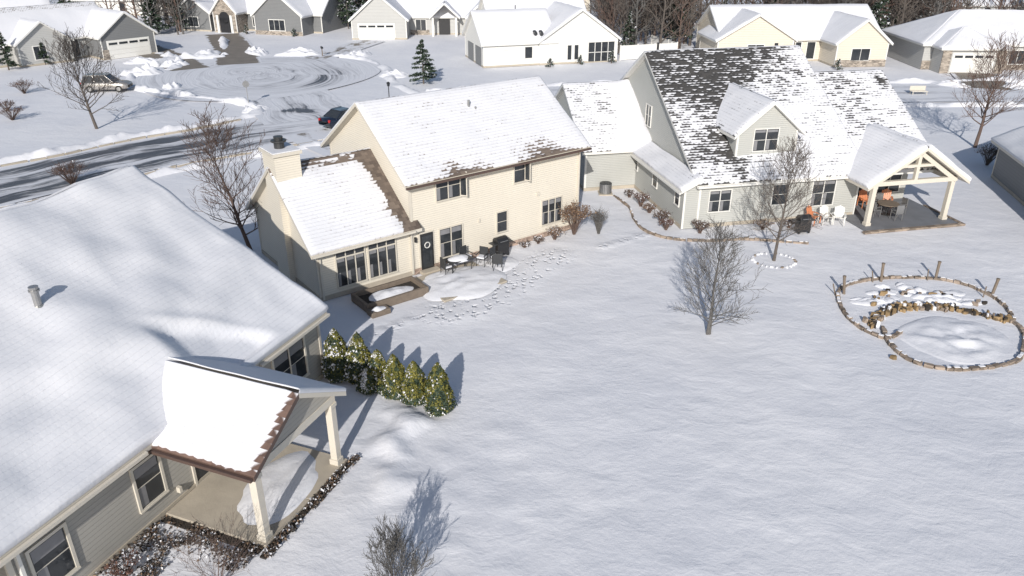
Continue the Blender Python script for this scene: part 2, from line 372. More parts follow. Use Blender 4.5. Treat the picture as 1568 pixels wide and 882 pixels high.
def bare_tree(name,loc,H,Rr,seed,lean=(0,0),r0=.11,lo=.22,nl=24,depth=3,tw=.010,mat='bark',multi=1,kids=(5,4,3),up=.25,parent=None):
    rnd=random.Random(seed); mb=MB()
    for s in range(multi):
        base=Vector((rnd.uniform(-.15,.15),rnd.uniform(-.15,.15),-.05)) if multi>1 else Vector((0,0,-.05))
        ang=rnd.uniform(0,6.28); sp=.35*Rr if multi>1 else 0
        top=Vector((lean[0]+sp*math.cos(ang),lean[1]+sp*math.sin(ang),H*rnd.uniform(.85,1) if multi>1 else H)); N=9; pts=[]
        for k in range(N+1):
            t=k/N; pts.append(base+(top-base)*t+Vector((nz(t*3,seed+s,1),nz(t*3,seed+s,9),0))*.03*H*t)
        for k in range(N): mb.tube(pts[k],pts[k+1],max(tw,r0*(1-k/N)**.9),max(tw,r0*(1-(k+1)/N)**.9),mat,7,False)
        n=max(4,nl//multi)
        for i in range(n):
            t=lo+(1-lo)*(i+rnd.random()*.6)/n; t=min(t,.985); f=t*N; k=int(f); q=pts[k].lerp(pts[k+1],f-k)
            tt=(t-lo)/(1-lo); az=i*2.4+rnd.uniform(-.4,.4)+s; el=R(22+48*tt+rnd.uniform(-8,8))
            L=Rr*1.12*math.sqrt(max(.06,1-((tt-.28)/.80)**2))*rnd.uniform(.8,1.1)
            d=Vector((math.cos(az)*math.cos(el),math.sin(az)*math.cos(el),math.sin(el)))
            branches(mb,rnd,q,d,L,max(tw*1.5,r0*.42*(1-t*.8)),depth-1,mat,tw,up,kids)
    o=mb.obj(name,parent,loc=loc); return o
def leafcloud(mb,rnd,fn,n,size,mats,weights):
    for _ in range(n):
        p,nr=fn(rnd)
        d=Vector((rnd.gauss(0,1),rnd.gauss(0,1),rnd.gauss(0,.6)))+nr*1.2; d.normalize(); u=d.orthogonal().normalized(); u.rotate(Matrix.Rotation(rnd.uniform(0,6.28),3,d)); w=d.cross(u)
        s=size*rnd.uniform(.5,1.3); m=rnd.choices(mats,weights)[0] if not callable(weights) else weights(rnd,p,nr)
        mb.poly([p-u*s-w*s*.6,p+u*s*.9-w*s*.5,p+u*s*.2+w*s],m)
def arborvitae(loc,H,Rr,seed,snow=.14,lowdark=.3):
    rnd=random.Random(seed); mb=MB(); q=rnd.uniform(1.6,2.3)
    def rad(t): return Rr*(min(1,(t*5+.6))*max(0,(1-t**q))**.75)
    for k in range(10):
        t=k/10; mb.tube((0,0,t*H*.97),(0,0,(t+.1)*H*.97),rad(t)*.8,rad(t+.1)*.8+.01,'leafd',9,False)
    def fn(r):
        t=r.random()**1.15*1.0; a=r.uniform(0,6.28); lump=1+.3*nz(math.cos(a)*2,math.sin(a)*2,t*H*2.2+seed)
        rr=rad(t)*lump*r.uniform(.82,1.08); return Vector((rr*math.cos(a),rr*math.sin(a),.03+t*H)),Vector((math.cos(a),math.sin(a),.5))
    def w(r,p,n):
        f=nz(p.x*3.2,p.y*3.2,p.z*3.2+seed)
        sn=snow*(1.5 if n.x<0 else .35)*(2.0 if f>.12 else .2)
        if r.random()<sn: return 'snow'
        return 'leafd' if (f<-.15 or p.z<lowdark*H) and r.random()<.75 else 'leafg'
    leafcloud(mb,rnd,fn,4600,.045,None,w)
    return mb.obj('arborvitae_shrub',loc=loc)
def conifer(name,loc,H,Rr,seed,n=5000,snow=.1,parent=None,size=.09):
    rnd=random.Random(seed); mb=MB(); mb.tube((0,0,-.05),(0,0,H*.95),.1,.02,'bark',6)
    tiers=[]
    for i in range(int(H*9)):
        t=(i+.5)/(H*9); az=rnd.uniform(0,6.28); tiers.append((t,az,Rr*(1-t)**.85*rnd.uniform(.75,1.1)))
    for (t,az,L) in tiers:
        z=.12*H+t*H*.87; mb.tube((0,0,z),(L*math.cos(az),L*math.sin(az),z-.1*L),.02,.006,'bark',3,False)
    def fn(r):
        t,az,L=r.choice(tiers)
        k=r.random()**.6; z=.12*H+t*H*.87; x=L*k; sp=.18*x+.08
        return Vector((x*math.cos(az)+r.gauss(0,sp*.5),x*math.sin(az)+r.gauss(0,sp*.5),z-.1*x+r.gauss(0,.05))),Vector((0,0,1))
    leafcloud(mb,rnd,fn,n,size,['leafd','snow'],[1,snow])
    return mb.obj(name,parent,loc=loc)
def shrub(name,loc,H,Rr,seed,leaf='leafb',n=900,bark='bark2',snow=.08,size=.035,stems=26,parent=None):
    rnd=random.Random(seed); mb=MB(); ends=[]
    for i in range(stems):
        az=rnd.uniform(0,6.28); rr=Rr*rnd.random()**.5; p=Vector((0,0,0)); q=Vector((rr*.6*math.cos(az),rr*.6*math.sin(az),H*.55)); e=Vector((rr*math.cos(az),rr*math.sin(az),H*rnd.uniform(.7,1)*(1-.3*(rr/Rr)**2)))
        mb.tube(p+Vector((rnd.uniform(-.08,.08),rnd.uniform(-.08,.08),0)),q,.014,.01,bark,3,False); mb.tube(q,e,.01,.005,bark,3,False); ends.append((q,e))
        for _ in range(5):
            f=rnd.random(); b=q.lerp(e,f); c=b+Vector((rnd.uniform(-1,1),rnd.uniform(-1,1),rnd.uniform(.2,1.2)))*.22*H; mb.tube(b,c,.007,.004,bark,3,False); ends.append((b,c))
    def fn(r):
        a,b=r.choice(ends); p=a.lerp(b,r.random()); return p+Vector((r.gauss(0,.03),r.gauss(0,.03),r.gauss(0,.03))),Vector((0,0,1))
    if n: leafcloud(mb,rnd,fn,n,size,[leaf,'snow'],[1,snow])
    return mb.obj(name,parent,loc=loc)
def lp(E,u,v):   # local -> world
    a=E.rotation_euler[2]; return (E.location.x+u*math.cos(a)-v*math.sin(a),E.location.y+u*math.sin(a)+v*math.cos(a),0)

# ---------------------------------------------------------------- ground
def axis_pts(lo,hi,d0,d1,step):
    a=list(np.arange(d0,d1+1e-6,step)); s=step; x=d1
    while x<hi: s*=1.22; x+=s; a.append(x)
    s=step;x=d0;pre=[]
    while x>lo: s*=1.22;x-=s;pre.append(x)
    return pre[::-1]+a
trail=smooth([(2.2,37.8),(1.2,36.3),(.2,34.7),(-.8,33.2),(-1.8,31.8),(-3.4,31.3)],.4)
trail2=smooth([(-3.2,31.6),(-4.6,30.6),(-6.0,29.2),(-6.2,27.5)],.5)+smooth([(7.6,41),(6.5,40.2),(5,39.2)],.6)
def footw(x,y):
    if not(-8<x<9 and 26<y<43): return 0
    d=min((p.x-x)**2+(p.y-y)**2 for p in trail); f=max(0,min(1,(1.35-math.sqrt(d))*1.1))
    d=min((p.x-x)**2+(p.y-y)**2 for p in trail2); return max(f,max(0,min(.8,(.5-math.sqrt(d))*2)))
def ground():
    X=axis_pts(-420,420,-16,27,.2); Y=axis_pts(-60,520,12,50,.2)
    vs=[];fo=[]
    for y in Y:
        for x in X:
            z=0
            if -70<x<70 and 0<y<110:
                z=.04*nz(x*.28,y*.28,3)+.022*nz(x*.8,y*.8,7)+.012*nz(x*2.3,y*2.3,1)
                d=math.exp(-(((x+3.9)/1.4)**2+((y-22.2)/2.6)**2)); z+=d*.42*(max(0,.15+nz(x*.9,y*.9,11)+.35*nz(x*2.1,y*2.1,4)))
                d=math.exp(-(((x+1.5)/4)**2+((y-19.0)/4)**2)); z+=d*.07*nz(x*1.1,y*1.1,14)
                z+=.08*max(0,nz(x*.5,y*.5,21)-.4)
                z=z-.02
            vs.append((x,y,z)); fo.append(footw(x,y))
    n=len(X); fs=[(j*n+i,j*n+i+1,(j+1)*n+i+1,(j+1)*n+i) for j in range(len(Y)-1) for i in range(n-1)]
    me=bpy.data.meshes.new('ground'); me.from_pydata(vs,[],fs); me.materials.append(M['snow'])
    a=me.attributes.new('foot','FLOAT','POINT'); a.data.foreach_set('value',fo)
    me.polygons.foreach_set('use_smooth',[True]*len(fs)); o=bpy.data.objects.new('ground',me); COL.objects.link(o)
ground()
def wetS(s,t,p):
    base=.62 if p.x<-26 else (.62-.035*(p.x+26) if p.x<-14 else .2)
    return base-.45*max(0,abs(t)-.78)*4+.16*math.cos(t*9)-.05
strip('street',[(-110,-30),(-70,8),(-50,29.5),(-35,48.5),(-28,57.0),(-20.5,64),(-12,71),(0,77),(15,80),(40,80),(80,82),(140,86)],8.6,'asphalt',.07,wetS,18)
def wetC(s,t,p): return .26+.15*math.cos(t*8)-max(0,abs(t)-.7)*1.5+.8*math.exp(-((p.x+19.9)/1.6)**2-((p.y-71.8)/.7)**2)
strip('cul_de_sac_road',[(-17.5,68.5),(-21,75),(-25,83)],9.0,'asphalt',.078,wetC,16)
vs=[];uv=[];bv=[];fs=[];NA,NR=72,20
for j in range(NR+1):
    for i in range(NA+1):
        a=2*math.pi*i/NA; r=13.5*j/NR*(1+.05*math.sin(3*a))
        px,py=-29+r*math.cos(a),90+r*math.sin(a)
        cu=.5*r*math.cos(a-.8)+.05*r*r  # curved tyre paths sweeping through the bulb
        vs.append((px,py,.086)); uv.append((a*5+r*.4,r+1.6*math.sin(a*2+.6))); bv.append(.22+.13*math.exp(-((r-9)/2.5)**2)*(.6+.6*math.cos(a-.9))+.22*nz(px*.12,py*.12,5)-max(0,r-11.5)*.3)
for j in range(NR):
    for i in range(NA):
        a=j*(NA+1)+i; fs.append((a,a+NA+1,a+NA+2,a+1))
sheet('cul_de_sac_bulb',vs,fs,uv,bv,'asphalt')
dw=lambda b:(lambda s,t,p:b-max(0,abs(t)-.7)*1.6)
strip('driveway',[(-51.5,111),(-45,103),(-38.0,93.5)],5.2,'drive',.095,dw(.82),8)
strip('driveway',[(-44.5,124),(-38,109),(-33.5,97)],5.6,'drive',.098,dw(.78),8)
strip('driveway',[(-20.5,117),(-23,108),(-25,101)],4.5,'drive',.095,dw(.45),8)
strip('driveway',[(53.2,91),(51.5,86),(50,82)],5.0,'drive',.095,dw(.8),8)
strip('driveway',[(-7.5,52),(-12,58),(-17,64)],5.0,'drive',.09,dw(.4),8)
mb=MB(); blocks(mb,[(-60,28),(-45,46.5),(-37.1,54.2),(-34,57.3),(-30.9,61.5),(-26.9,65.1),(-24.2,68.6)],1.2,.16,.15,'conc',3,snow=.5); mb.obj('kerb')
mb=MB(); blocks(mb,[(-50,27),(-36,41.3),(-31,45.8),(-28.4,48.6),(-24.3,54.2),(-18.5,58.9),(-14.8,61.8)],1.2,.16,.13,'conc',4,snow=.8); mb.obj('kerb')
bank('snow_bank',[(-60,29.5),(-45,47.5),(-37.7,55),(-34.7,58.2),(-31.7,62.4),(-27.7,66.1),(-23.9,70),(-24,73),(-27.5,76.2),(-34,79),(-40,83),(-43.5,90)],1.7,.5,1)
bank('snow_bank',[(-55,21),(-38,38.6),(-31,44.7),(-28,47.6),(-24,53.2),(-18.4,57.8),(-14.8,60.6)],1.6,.4,2)
bank('snow_bank',[(-43.5,96),(-42,101),(-37,103)],2.4,.8,3); bank('snow_bank',[(-31,103.5),(-25,104),(-19,101),(-15,94),(-13,86),(-9,78.5)],1.8,.5,4)
bank('snow_bank',[(-47,106),(-41,98),(-40.5,93)],2.2,.8,6); bank('snow_bank',[(-42,117),(-37.5,104)],2.0,.7,7)
bank('snow_bank',[(-9,81),(2,84),(16,86),(40,86),(70,88)],1.8,.5,8); bank('snow_bank',[(-6,68.5),(4,72),(18,74.5),(45,74.5),(80,76)],1.8,.5,9)
for i,(x,y,a,b,h) in enumerate([(-42.5,91,2.6,1.8,.75),(-41,96,1.9,1.4,.6),(-40,104,3.2,1.8,.6),(-34,106,3,1.4,.7),(-28,106,3,1.5,.6),(-46,99,2.4,1.5,.5),(-20,104,2.4,1.4,.6),(-36,83,2,1,.5),(47,84,2,1.2,.5),(54,83,2.2,1.2,.5),(-24,72.5,1.6,1,.4),(-13.5,90,1.6,2,.5)]):
    mound('snow_pile',x,y,a,b,h,i*3+1,ang=i*40,rough=1.0,K=12,N=40)

# ---------------------------------------------------------------- house A (cream two-storey)
A=empty('cream_two_storey_house',(-4.95,35.49,0),37.3)
def bA(x,y,L,S):
    b=.05+.12*nz(x*.35,y*.5,4)
    for cx,w in ((3.1,1.1),(8.7,1.6)): b+=.75*math.exp(-((x-cx)/w)**2)*math.exp(-(y/.8)**2)
    if y<.3: b+=.12
    return b
gable(A,0,11,0,8.6,4.95,7.85,'u','creamA','roofA',.4,(bA,None),.07,'trimC',name='main_',vr=4.2)
def bAw(x,y,L,S):
    b=.04+.12*nz(x*.5,y*.5,2); b+=max(0,(x-(L-1.1-.25*y/S+.2*nz(y*1.1,1))))*3.0 if x>L-2 else 0
    if y>S-.5: b+=.5
    return b
gable(A,-5.05,0,0,7.4,2.72,5.55,'u','creamA','roofA',.38,(bAw,None),.12,'trimC',name='wing_',vr=3.7)
mb=MB()
d=(1,0,0);n=(0,-1,0)
window(mb,(-4.1,0,.5),d,n,1.45,2.05,3,.6,'trimC',blind=.3)
window(mb,(-2.42,0,.5),d,n,1.45,2.05,3,.6,'trimC',blind=.3)
window(mb,(1.6,0,.5),d,n,1.35,1.55,2,0,'trimC',blind=.4)
window(mb,(5.2,0,1.05),d,n,.65,1.1,1,0,'trimC')
window(mb,(8.3,0,.75),d,n,1.4,1.4,3,0,'trimC',blind=.4)
window(mb,(1.5,0,3.6),d,n,1.4,1.3,2,0,'trimC',blind=.3)
window(mb,(6.35,0,3.6),d,n,.7,1.3,1,0,'trimC')
T=Matrix.Translation((7.07,-.02,3.6))@Matrix.Rotation(R(-70),4,'Z'); mb.box(0,.36,-.02,.02,0,1.3,'trimC',T); mb.box(.05,.31,-.03,-.021,.06,1.24,'glass',T)
T=Matrix.Translation((2.92,-.02,3.6))@Matrix.Rotation(R(-60),4,'Z'); mb.box(0,.4,-.02,.02,0,1.3,'trimC',T); mb.box(.05,.35,-.03,-.021,.06,1.24,'glass',T)
mb.obj('windows',A)
mb=MB()
mb.box(.36,1.24,-.05,-.003,0,2.15,'trimC'); mb.box(.43,1.17,-.08,-.051,.05,2.08,'black')
mb.box(.52,1.08,-.09,-.081,.25,1.95,'glass')
for k in range(12):
    a=2*math.pi*k/12; b=2*math.pi*(k+1)/12; mb.tube((.8+.15*math.cos(a),-.10,1.45+.15*math.sin(a)),(.8+.15*math.cos(b),-.10,1.45+.15*math.sin(b)),.025,.025,'trim',5)
mb.box(.1,.2,-.14,-.003,1.75,2.0,'black'); mb.box(.3,1.3,-.5,-.031,0,.16,'conc'); mb.obj('door',A)
mb=MB()
mb.box(-.4,11.4,-.52,-.405,4.66,4.76,'gutter'); mb.box(-5.4,-.02,-.5,-.385,2.43,2.53,'trimC')
mb.box(10.86,10.95,-.11,-.026,.1,4.6,'trimC'); mb.box(-4.97,-4.88,-.11,-.026,.1,2.4,'trimC'); mb.box(-.12,-.03,-.11,-.026,.1,2.5,'trimC')
mb.tube((5.6,3.0,6.6),(5.6,3.0,7.55),.07,.07,'metal',8); mb.tube((5.9,2.8,6.6),(5.9,2.8,7.2),.05,.05,'metal',8)
mb.box(7.9,8.1,-.07,-.003,2.55,2.72,'trimC'); mb.box(4.0,4.12,-.05,-.003,1.9,2.1,'trimC')
mb.obj('gutters_and_vents',A)
mb=MB()
mb.box(-5.35,-4.1,2.85,4.35,0,6.35,'creamA'); mb.box(-5.45,-4.0,2.75,4.45,6.35,6.5,'trimC'); mb.box(-5.4,-4.05,2.8,4.4,6.501,6.55,'snow')
mb.tube((-4.75,3.6,6.55),(-4.75,3.6,6.85),.24,.24,'dark',12); mb.tube((-4.75,3.6,6.85),(-4.75,3.6,6.93),.36,.36,'dark',12); mb.tube((-4.75,3.6,6.93),(-4.75,3.6,7.1),.20,.22,'dark',12)
mb.obj('chimney',A)
gable(A,5.2,11.8,8.6,13.5,2.9,5.6,'v','creamA','roofA',.35,(None,None),.1,'trimC',name='garage_')
mb=MB(); mb.box(0.0,11.02,-.06,-.031,0,.30,'brick'); mb.obj('stone_base',A)

# ---------------------------------------------------------------- house B (sage house with dormer)
B=empty('gray_dormer_house',(9.8,41.8,0),12)
SL=(8.45-2.75)/9.2
def bB(x,y,L,S):
    Yn=y/S
    b=.08+.16*nz(x*.5,y*.5,8)
    left=1-min(1,max(0,(x-(2.4+5.2*max(0,Yn-.45)/.55))/2.0)); b+=.40*left*(1 if Yn>.12 else .5)*(.7+.9*abs(nz(x*.3,y*.3,17)))
    if Yn>.5: b+=.36*(1-min(1,max(0,(x-9.4)/1.3)))*min(1,(Yn-.5)*4)
    b+=.40*math.exp(-((x-2.9-1.0*Yn)/.6)**2)*(Yn<.7)
    return min(.72,b)
gable(B,.9,11.1,0,18.4,2.75,8.45,'u','grayB','roofB',.32,(bB,None),.10,'trim',name='main_',vr=9.2)
def bB2(x,y,L,S):
    Yn=y/S
    b=.10+.12*Yn+.14*nz(x*.4,y*.4,5)
    b+=.14*math.exp(-((x-1.2)/1.6)**2)*(Yn>.35)
    b+=.8*math.exp(-((x-4.3)/.3)**2-((y-S+1.0)/.6)**2)
    return b
mb=MB(); hr2=7.1; v2=(hr2-2.75)/SL
gw='grayB'
mb.poly([(11.1,0,0),(11.1,2,0),(11.1,2,2.75),(11.1,0,2.75)],gw); mb.poly([(11.1,2,0),(16,2,0),(16,2,2.75),(11.1,2,2.75)],gw)
mb.poly([(16,2,0),(16,14,0),(16,14,2.75),(16,v2,hr2),(16,2,2.75+SL*2)],gw); mb.poly([(16,0,2.45),(16,2,2.45),(16,2,2.75+2*SL),(16,0,2.75)],gw)
mb.poly([(11.1,0,2.5),(16,0,2.5),(16,0,2.75),(11.1,0,2.75)],gw); mb.poly([(11.1,0,2.5),(11.1,2,2.5),(16,2,2.5),(16,0,2.5)],'trim')
mb.poly([(11.1,2*v2,2.75),(16,2*v2,2.75),(16,2*v2,0),(11.1,2*v2,0)],gw)
mb.obj('east_walls',B)
zz=2.75+.12-.004
roof(B,(11.43,-.32,zz-.32*SL),(16.35,-.32,zz-.32*SL),(16.35,v2,hr2+.116),(11.43,v2,hr2+.116),'roofB',bB2,.12,'trim',.3,'east_roof_near')
roof(B,(16.35,2*v2+.3,zz-.3*SL),(11.43,2*v2+.3,zz-.3*SL),(11.43,v2,hr2+.116),(16.35,v2,hr2+.116),'roofB',None,.12,'trim',.5,'east_roof_far')
mb=MB(); mb.box(0,.88,.02,8.6,0,2.5,gw); mb.box(-.03,0,.02,8.6,0,.2,'conc'); mb.box(-.03,.09,-.02,.02,.01,2.45,'trim')
mb.obj('side_bay',B)
roof(B,(-.35,9.0,2.42),(-.35,-.34,2.42),(.9,-.34,3.05),(.9,9.0,3.05),'roofB',lambda x,y,L,S:-.05,.16,'trim',.3,'skirt_roof',ridge=False)
def bD(x,y,L,S): return -.02+ (.3 if y<.15 else 0)
gable(B,3.55,7.35,1.35,7.6,5.15,6.75,'v','grayB','roofB',.35,(bD,bD),.12,'trim',name='dormer_',z0=3.3,found=False,ovg=.35)
def bW(x,y,L,S): return .15+.15*nz(x*.6,y*.5,6)-.5*max(0,min(1,(x-2.2-.15*y)/1.2))
def dW(x,y,L,S): return .5*max(0,min(1,(x-2.4-.25*y)/1.5))*(.8+.4*nz(x,y,2)) if y>.3 and x<L-.2 else 0
gable(B,-3.5,.88,7.8,17.6,2.75,5.95,'u','grayB','roofB',.3,(bW,None),.08,'trim',name='west_',drifts=(dW,None))
gable(B,10.35,16.25,-2.0,2.6,2.62,4.55,'v','grayB','roofB',.35,(lambda x,y,L,S:-.08,)*2,.2,'trimC',name='porch_',walls=False)
mb=MB()
for x in (10.75,15.85): mb.box(x-.13,x+.13,-1.95,-1.69,0.02,2.45,'trimC'); mb.box(x-.17,x+.17,-1.99,-1.65,.02,.25,'trimC')
mb.box(10.5,16.1,-1.94,-1.70,2.45,2.7,'trimC'); mb.box(10.62,10.86,-1.69,0,2.45,2.7,'trimC'); mb.box(15.74,15.98,-1.69,0,2.45,2.7,'trimC')
for s in (-1,1):
    T=Matrix.Translation((13.3,-1.95,4.45))@Matrix.Rotation(s*math.atan(.654),4,'Y')
    mb.box(0 if s>0 else -3.3,3.3 if s>0 else 0,0,.2,-.28,-.05,'trimC',T)
mb.box(13.2,13.4,-1.93,-1.73,2.7,4.35,'trimC'); mb.box(12.2,14.4,-1.935,-1.72,3.45,3.6,'trimC')
mb.obj('porch_frame',B)
mb=MB(); mb.box(10.2,16.3,-2.7,2.0,.0,.08,'slate'); mb.box(9.9,16.5,-2.95,-2.71,0,.12,'edging'); mb.box(16.31,16.5,-2.7,.5,0,.12,'edging'); mb.obj('porch_slab',B)
mb=MB()
window(mb,(1.55,0,.95),d,n,1.3,1.25,2,0,'trim',blind=.3); window(mb,(5.5,0,1.1),d,n,.95,1.2,1); window(mb,(8.05,0,.85),d,n,1.45,1.5,2,0,blind=.3)
window(mb,(4.6,1.35,4.0),d,n,1.5,1.25,2,0,blind=.3)
window(mb,(11.5,2,.1),d,n,1.8,2.1,2,0); window(mb,(14,2,.6),d,n,1.5,1.5,2,0)
n2=(-1,0,0);d2=(0,-1,0)
window(mb,(.9,8.9,4.0),d2,n2,.9,1.3,2); window(mb,(0,4.7,1.2),d2,n2,.7,.85,1); window(mb,(0,1.2,1.2),d2,n2,.6,.85,1); window(mb,(0,7.9,1.3),d2,n2,.5,1.0,1)
mb.obj('windows',B)
mb=MB()
mb.box(.6,11.1,-.44,-.33,2.52,2.63,'trim'); mb.box(11.0,11.08,-.10,-.026,.1,2.5,'trim'); mb.box(-.46,-.36,-.3,8.7,2.22,2.32,'trim')
mb.tube((14.0,5.8,5.9),(14.0,5.8,6.6),.06,.06,'black',8); mb.tube((2.0,10.5,8),(2.0,10.5,8.9),.08,.08,'black',8); mb.tube((10,9.6,8),(10,9.6,8.75),.12,.12,'black',8)
mb.obj('gutters_and_vents',B)

# ---------------------------------------------------------------- house C (foreground)
C=empty('taupe_ranch_house',(-7.01,25.94,0),68.4)
def bC(x,y,L,S): return -.1
def dC(x,y,L,S):
    u=x-26.0; z=.07*nz(x*.22,y*.3,5)+.035*nz(x*.6,y*.6,2)+.015*nz(x*1.7,y*1.7,6)
    r=math.hypot((u+6.8)/2.4,(y-3.2)/1.9); z+=.34*math.exp(-r*r*1.1)
    # wind scoop in the lee of the porch valley: sharp lip on its west side, open to the east
    wgt=1/(1+math.exp((u+3.1)*2.6)); lip=2.9-.62*(u+5.6)-.10*(u+5.6)**2   # lip line v(u)
    if u>-6.2:
        dd=lip-y; z-=wgt*.34/(1+math.exp(-(dd)*8))*min(1,(u+6.2)*1.4)
        z+=wgt*.10*math.exp(-((dd+.18)/.3)**2)*min(1,(u+6.2)*1.4)
    return z if (y>.25 and y<S-.3 and x<L-.3) else 0
HC=2.9+.05
roof(C,(-26,0,HC-.1),(0,0,HC-.1),(0,8.3,7.35),(-26,8.3,7.35),'roofC',bC,.30,'trimC',.16,'main_roof_near',drift=dC,ridge=False)
roof(C,(0,16.6,HC-.1),(-26,16.6,HC-.1),(-26,8.3,7.35),(0,8.3,7.35),'roofC',bC,.26,'trimC',.6,'main_roof_far',ridge=False)
mb=MB(); sc=(7.35-2.85)/8.3; hw=2.85+.35*sc-.14
mb.poly([(-13.1,.35,0),(-.15,.35,0),(-.15,.35,hw),(-13.1,.35,hw)],'grayC'); mb.poly([(-25.7,.9,0),(-13.1,.9,0),(-13.1,.9,hw+.2),(-25.7,.9,hw+.2)],'grayC'); mb.poly([(-13.1,.9,0),(-13.1,.35,0),(-13.1,.35,hw),(-13.1,.9,hw)],'grayC')
mb.poly([(-.15,.35,0),(-.15,16.25,0),(-.15,16.25,hw),(-.15,8.3,7.15),(-.15,.35,hw)],'grayC')
mb.poly([(-.15,16.25,0),(-25.7,16.25,0),(-25.7,16.25,hw),(-.15,16.25,hw)],'grayC'); mb.poly([(-25.7,16.25,0),(-25.7,.35,0),(-25.7,.35,hw),(-25.7,8.3,7.15),(-25.7,16.25,hw)],'grayC')
mb.box(-13.1,-.12,.30,.345,0,.2,'conc'); mb.box(-.24,-.12,.32,.44,.2,hw-.03,'trimC'); mb.box(-13.2,-13.05,.27,.349,0.02,hw,'trimC')
mb.obj('walls',C)
mb=MB()
window(mb,(-2.95,.35,.75),d,n,1.75,1.55,2,0,'trimC',fr=.09,blind=.5); window(mb,(-9.3,.35,.8),d,n,.9,1.4,1,0,'trimC',fr=.09,blind=.5); window(mb,(-12.6,.35,.75),d,n,1.0,1.4,1,0,'trimC',fr=.09,blind=.6)
window(mb,(-7.2,.35,.1),d,n,1.7,2.0,2,0,'trimC',fr=.09)
mb.box(-8.0,-7.9,.2,.345,.4,.6,'trimC')
mb.obj('windows',C)
mb=MB(); mb.box(-26,-9.0,-.12,-.02,2.68,2.78,'trimC'); mb.box(-4.0,0.02,-.12,-.02,2.68,2.78,'trimC')
mb.box(-12.95,-12.86,.2,.344,.1,2.6,'trim')
px,py=-7.6,4.7; hz=2.85+sc*py+.15
mb.tube((px,py,hz-.3),(px,py,hz+.75),.11,.11,'metal',12); mb.tube((px,py,hz+.75),(px,py,hz+.80),.16,.16,'metal',12); mb.tube((px,py,hz+.80),(px,py,hz+.9),.13,.14,'metal',12); mb.tube((px,py,hz+.05),(px,py,hz+.3),.2,.13,'metal',12)
mb.obj('gutters_and_vents',C)
def bCp(x,y,L,S):
    b=.04+.05*nz(x,y,1)
    if x>L-.34: b+= .6*min(1,(x-(L-.34))/.14)
    if y<.12: b+=.5
    return b
cpu=-6.5; hp=4.02; he=2.72
roof(C,(-8.75,3.0,he),(-8.75,-3.55,he),(cpu,-3.55,hp),(cpu,3.0,hp),'roofC',bCp,.07,'gutter',.12,'porch_roof_left',ridge=False)
roof(C,(-4.25,-3.55,he),(-4.25,3.0,he),(cpu,3.0,hp),(cpu,-3.55,hp),'roofC',lambda x,y,L,S:-.05,.12,'trimC',.2,'porch_roof_right',ridge=False)
mb=MB()
mb.box(-8.86,-8.755,-3.5,.25,he-.14,he-.04,'gutter')
mb.poly([(-8.45,-3.25,he-.02),(-4.55,-3.25,he-.02),(cpu,-3.25,hp-.2)],'grayC'); mb.poly([(-4.55,-3.1,he-.02),(-8.45,-3.1,he-.02),(cpu,-3.1,hp-.2)],'grayC')
mb.box(-8.5,-4.5,-3.28,-3.06,he-.28,he-.02,'trimC'); mb.box(-8.5,-8.28,-3.06,.34,he-.28,he-.02,'trimC'); mb.box(-4.72,-4.5,-3.06,.34,he-.28,he-.02,'trimC')
mb.box(-8.28,-4.72,-3.06,.34,he-.2,he-.16,'trimC')
for x in (-8.35,-4.65):
    mb.box(x-.12,x+.12,-3.29,-3.05,.1,he-.28,'trimC'); mb.box(x-.16,x+.16,-3.33,-3.01,.1,.3,'trimC'); mb.box(x-.15,x+.15,-3.32,-3.02,he-.42,he-.281,'trimC')
mb.obj('porch_frame',C)
mb=MB(); mb.box(-8.6,-6.5,-3.4,.29,0,.1,'conc'); mb.box(-6.49,-4.35,-3.4,.29,0,.1,'conc'); mb.obj('porch_slab',C,bevel=.02)

# ---------------------------------------------------------------- background houses
def wins(mb,L):
    for (u,h,w,hh,p,v) in L: window(mb,(u,v,h),(1,0,0),(0,-1,0),w,hh,p,0,'trim',fr=.10,sill=False,rails=False)
def garage_door(mb,u0,u1,v,h=2.15,m='trim'):
    mb.box(u0-.12,u1+.12,v-.03,v-.003,0.02,h+.12,'trim')
    for k in range(4): mb.box(u0,u1,v-.06,v-.031,.03+k*h/4,(k+1)*h/4-.02,m)
    for k in range(4):
        w=(u1-u0)/4; mb.box(u0+k*w+.12,u0+(k+1)*w-.12,v-.07,v-.061,h*.8,h*.93,'glass')
Z0=lambda x,y,L,S:.03+.1*nz(x*.3,y*.3,L)
D=empty('gray_ranch_house',(-58,99,0),50)
gable(D,-16,9,0,10,2.7,6.0,'u','lgray','roofD',.4,(lambda x,y,L,S:.4 if y>S-1.0 else .05,None),.14,'trim',name='main_',res=.6)
gable(D,5.2,12.2,-4.2,6,2.8,5.4,'v','dgray','roofD',.35,(Z0,None),.14,'trim',name='garage_',res=.6)
gable(D,-3.5,2.6,-1.8,5,2.7,4.9,'v','lgray','roofD',.35,(None,lambda x,y,L,S:.45),.14,'trim',name='entry_',res=.6)
mb=MB(); garage_door(mb,6.0,11.3,-4.2); wins(mb,[(-1.8,.7,1.4,1.5,2,-1.8),(3.2,.3,1,2.0,1,0),(-8,.8,1.5,1.4,2,0),(-13,.8,1.5,1.4,2,0)]); mb.box(5.2,6.0,-4.26,-4.2,0,1.2,'stone'); mb.obj('openings',D)
D=empty('stone_ranch_house',(-50.9,130,0),-15)
gable(D,-2,22,1,11,2.9,6.8,'u','dgray','roofD',.4,(Z0,None),.15,'trim',name='main_',res=.8)
gable(D,12.5,20.5,-2.5,6,2.9,6.2,'v','dgray','roofD',.35,(None,None),.15,'trim',name='right_',res=.8)
gable(D,5,9,-2,5,3.1,5.3,'v','stone','roofD',.35,(None,None),.15,'trim',name='entry_',res=.8)
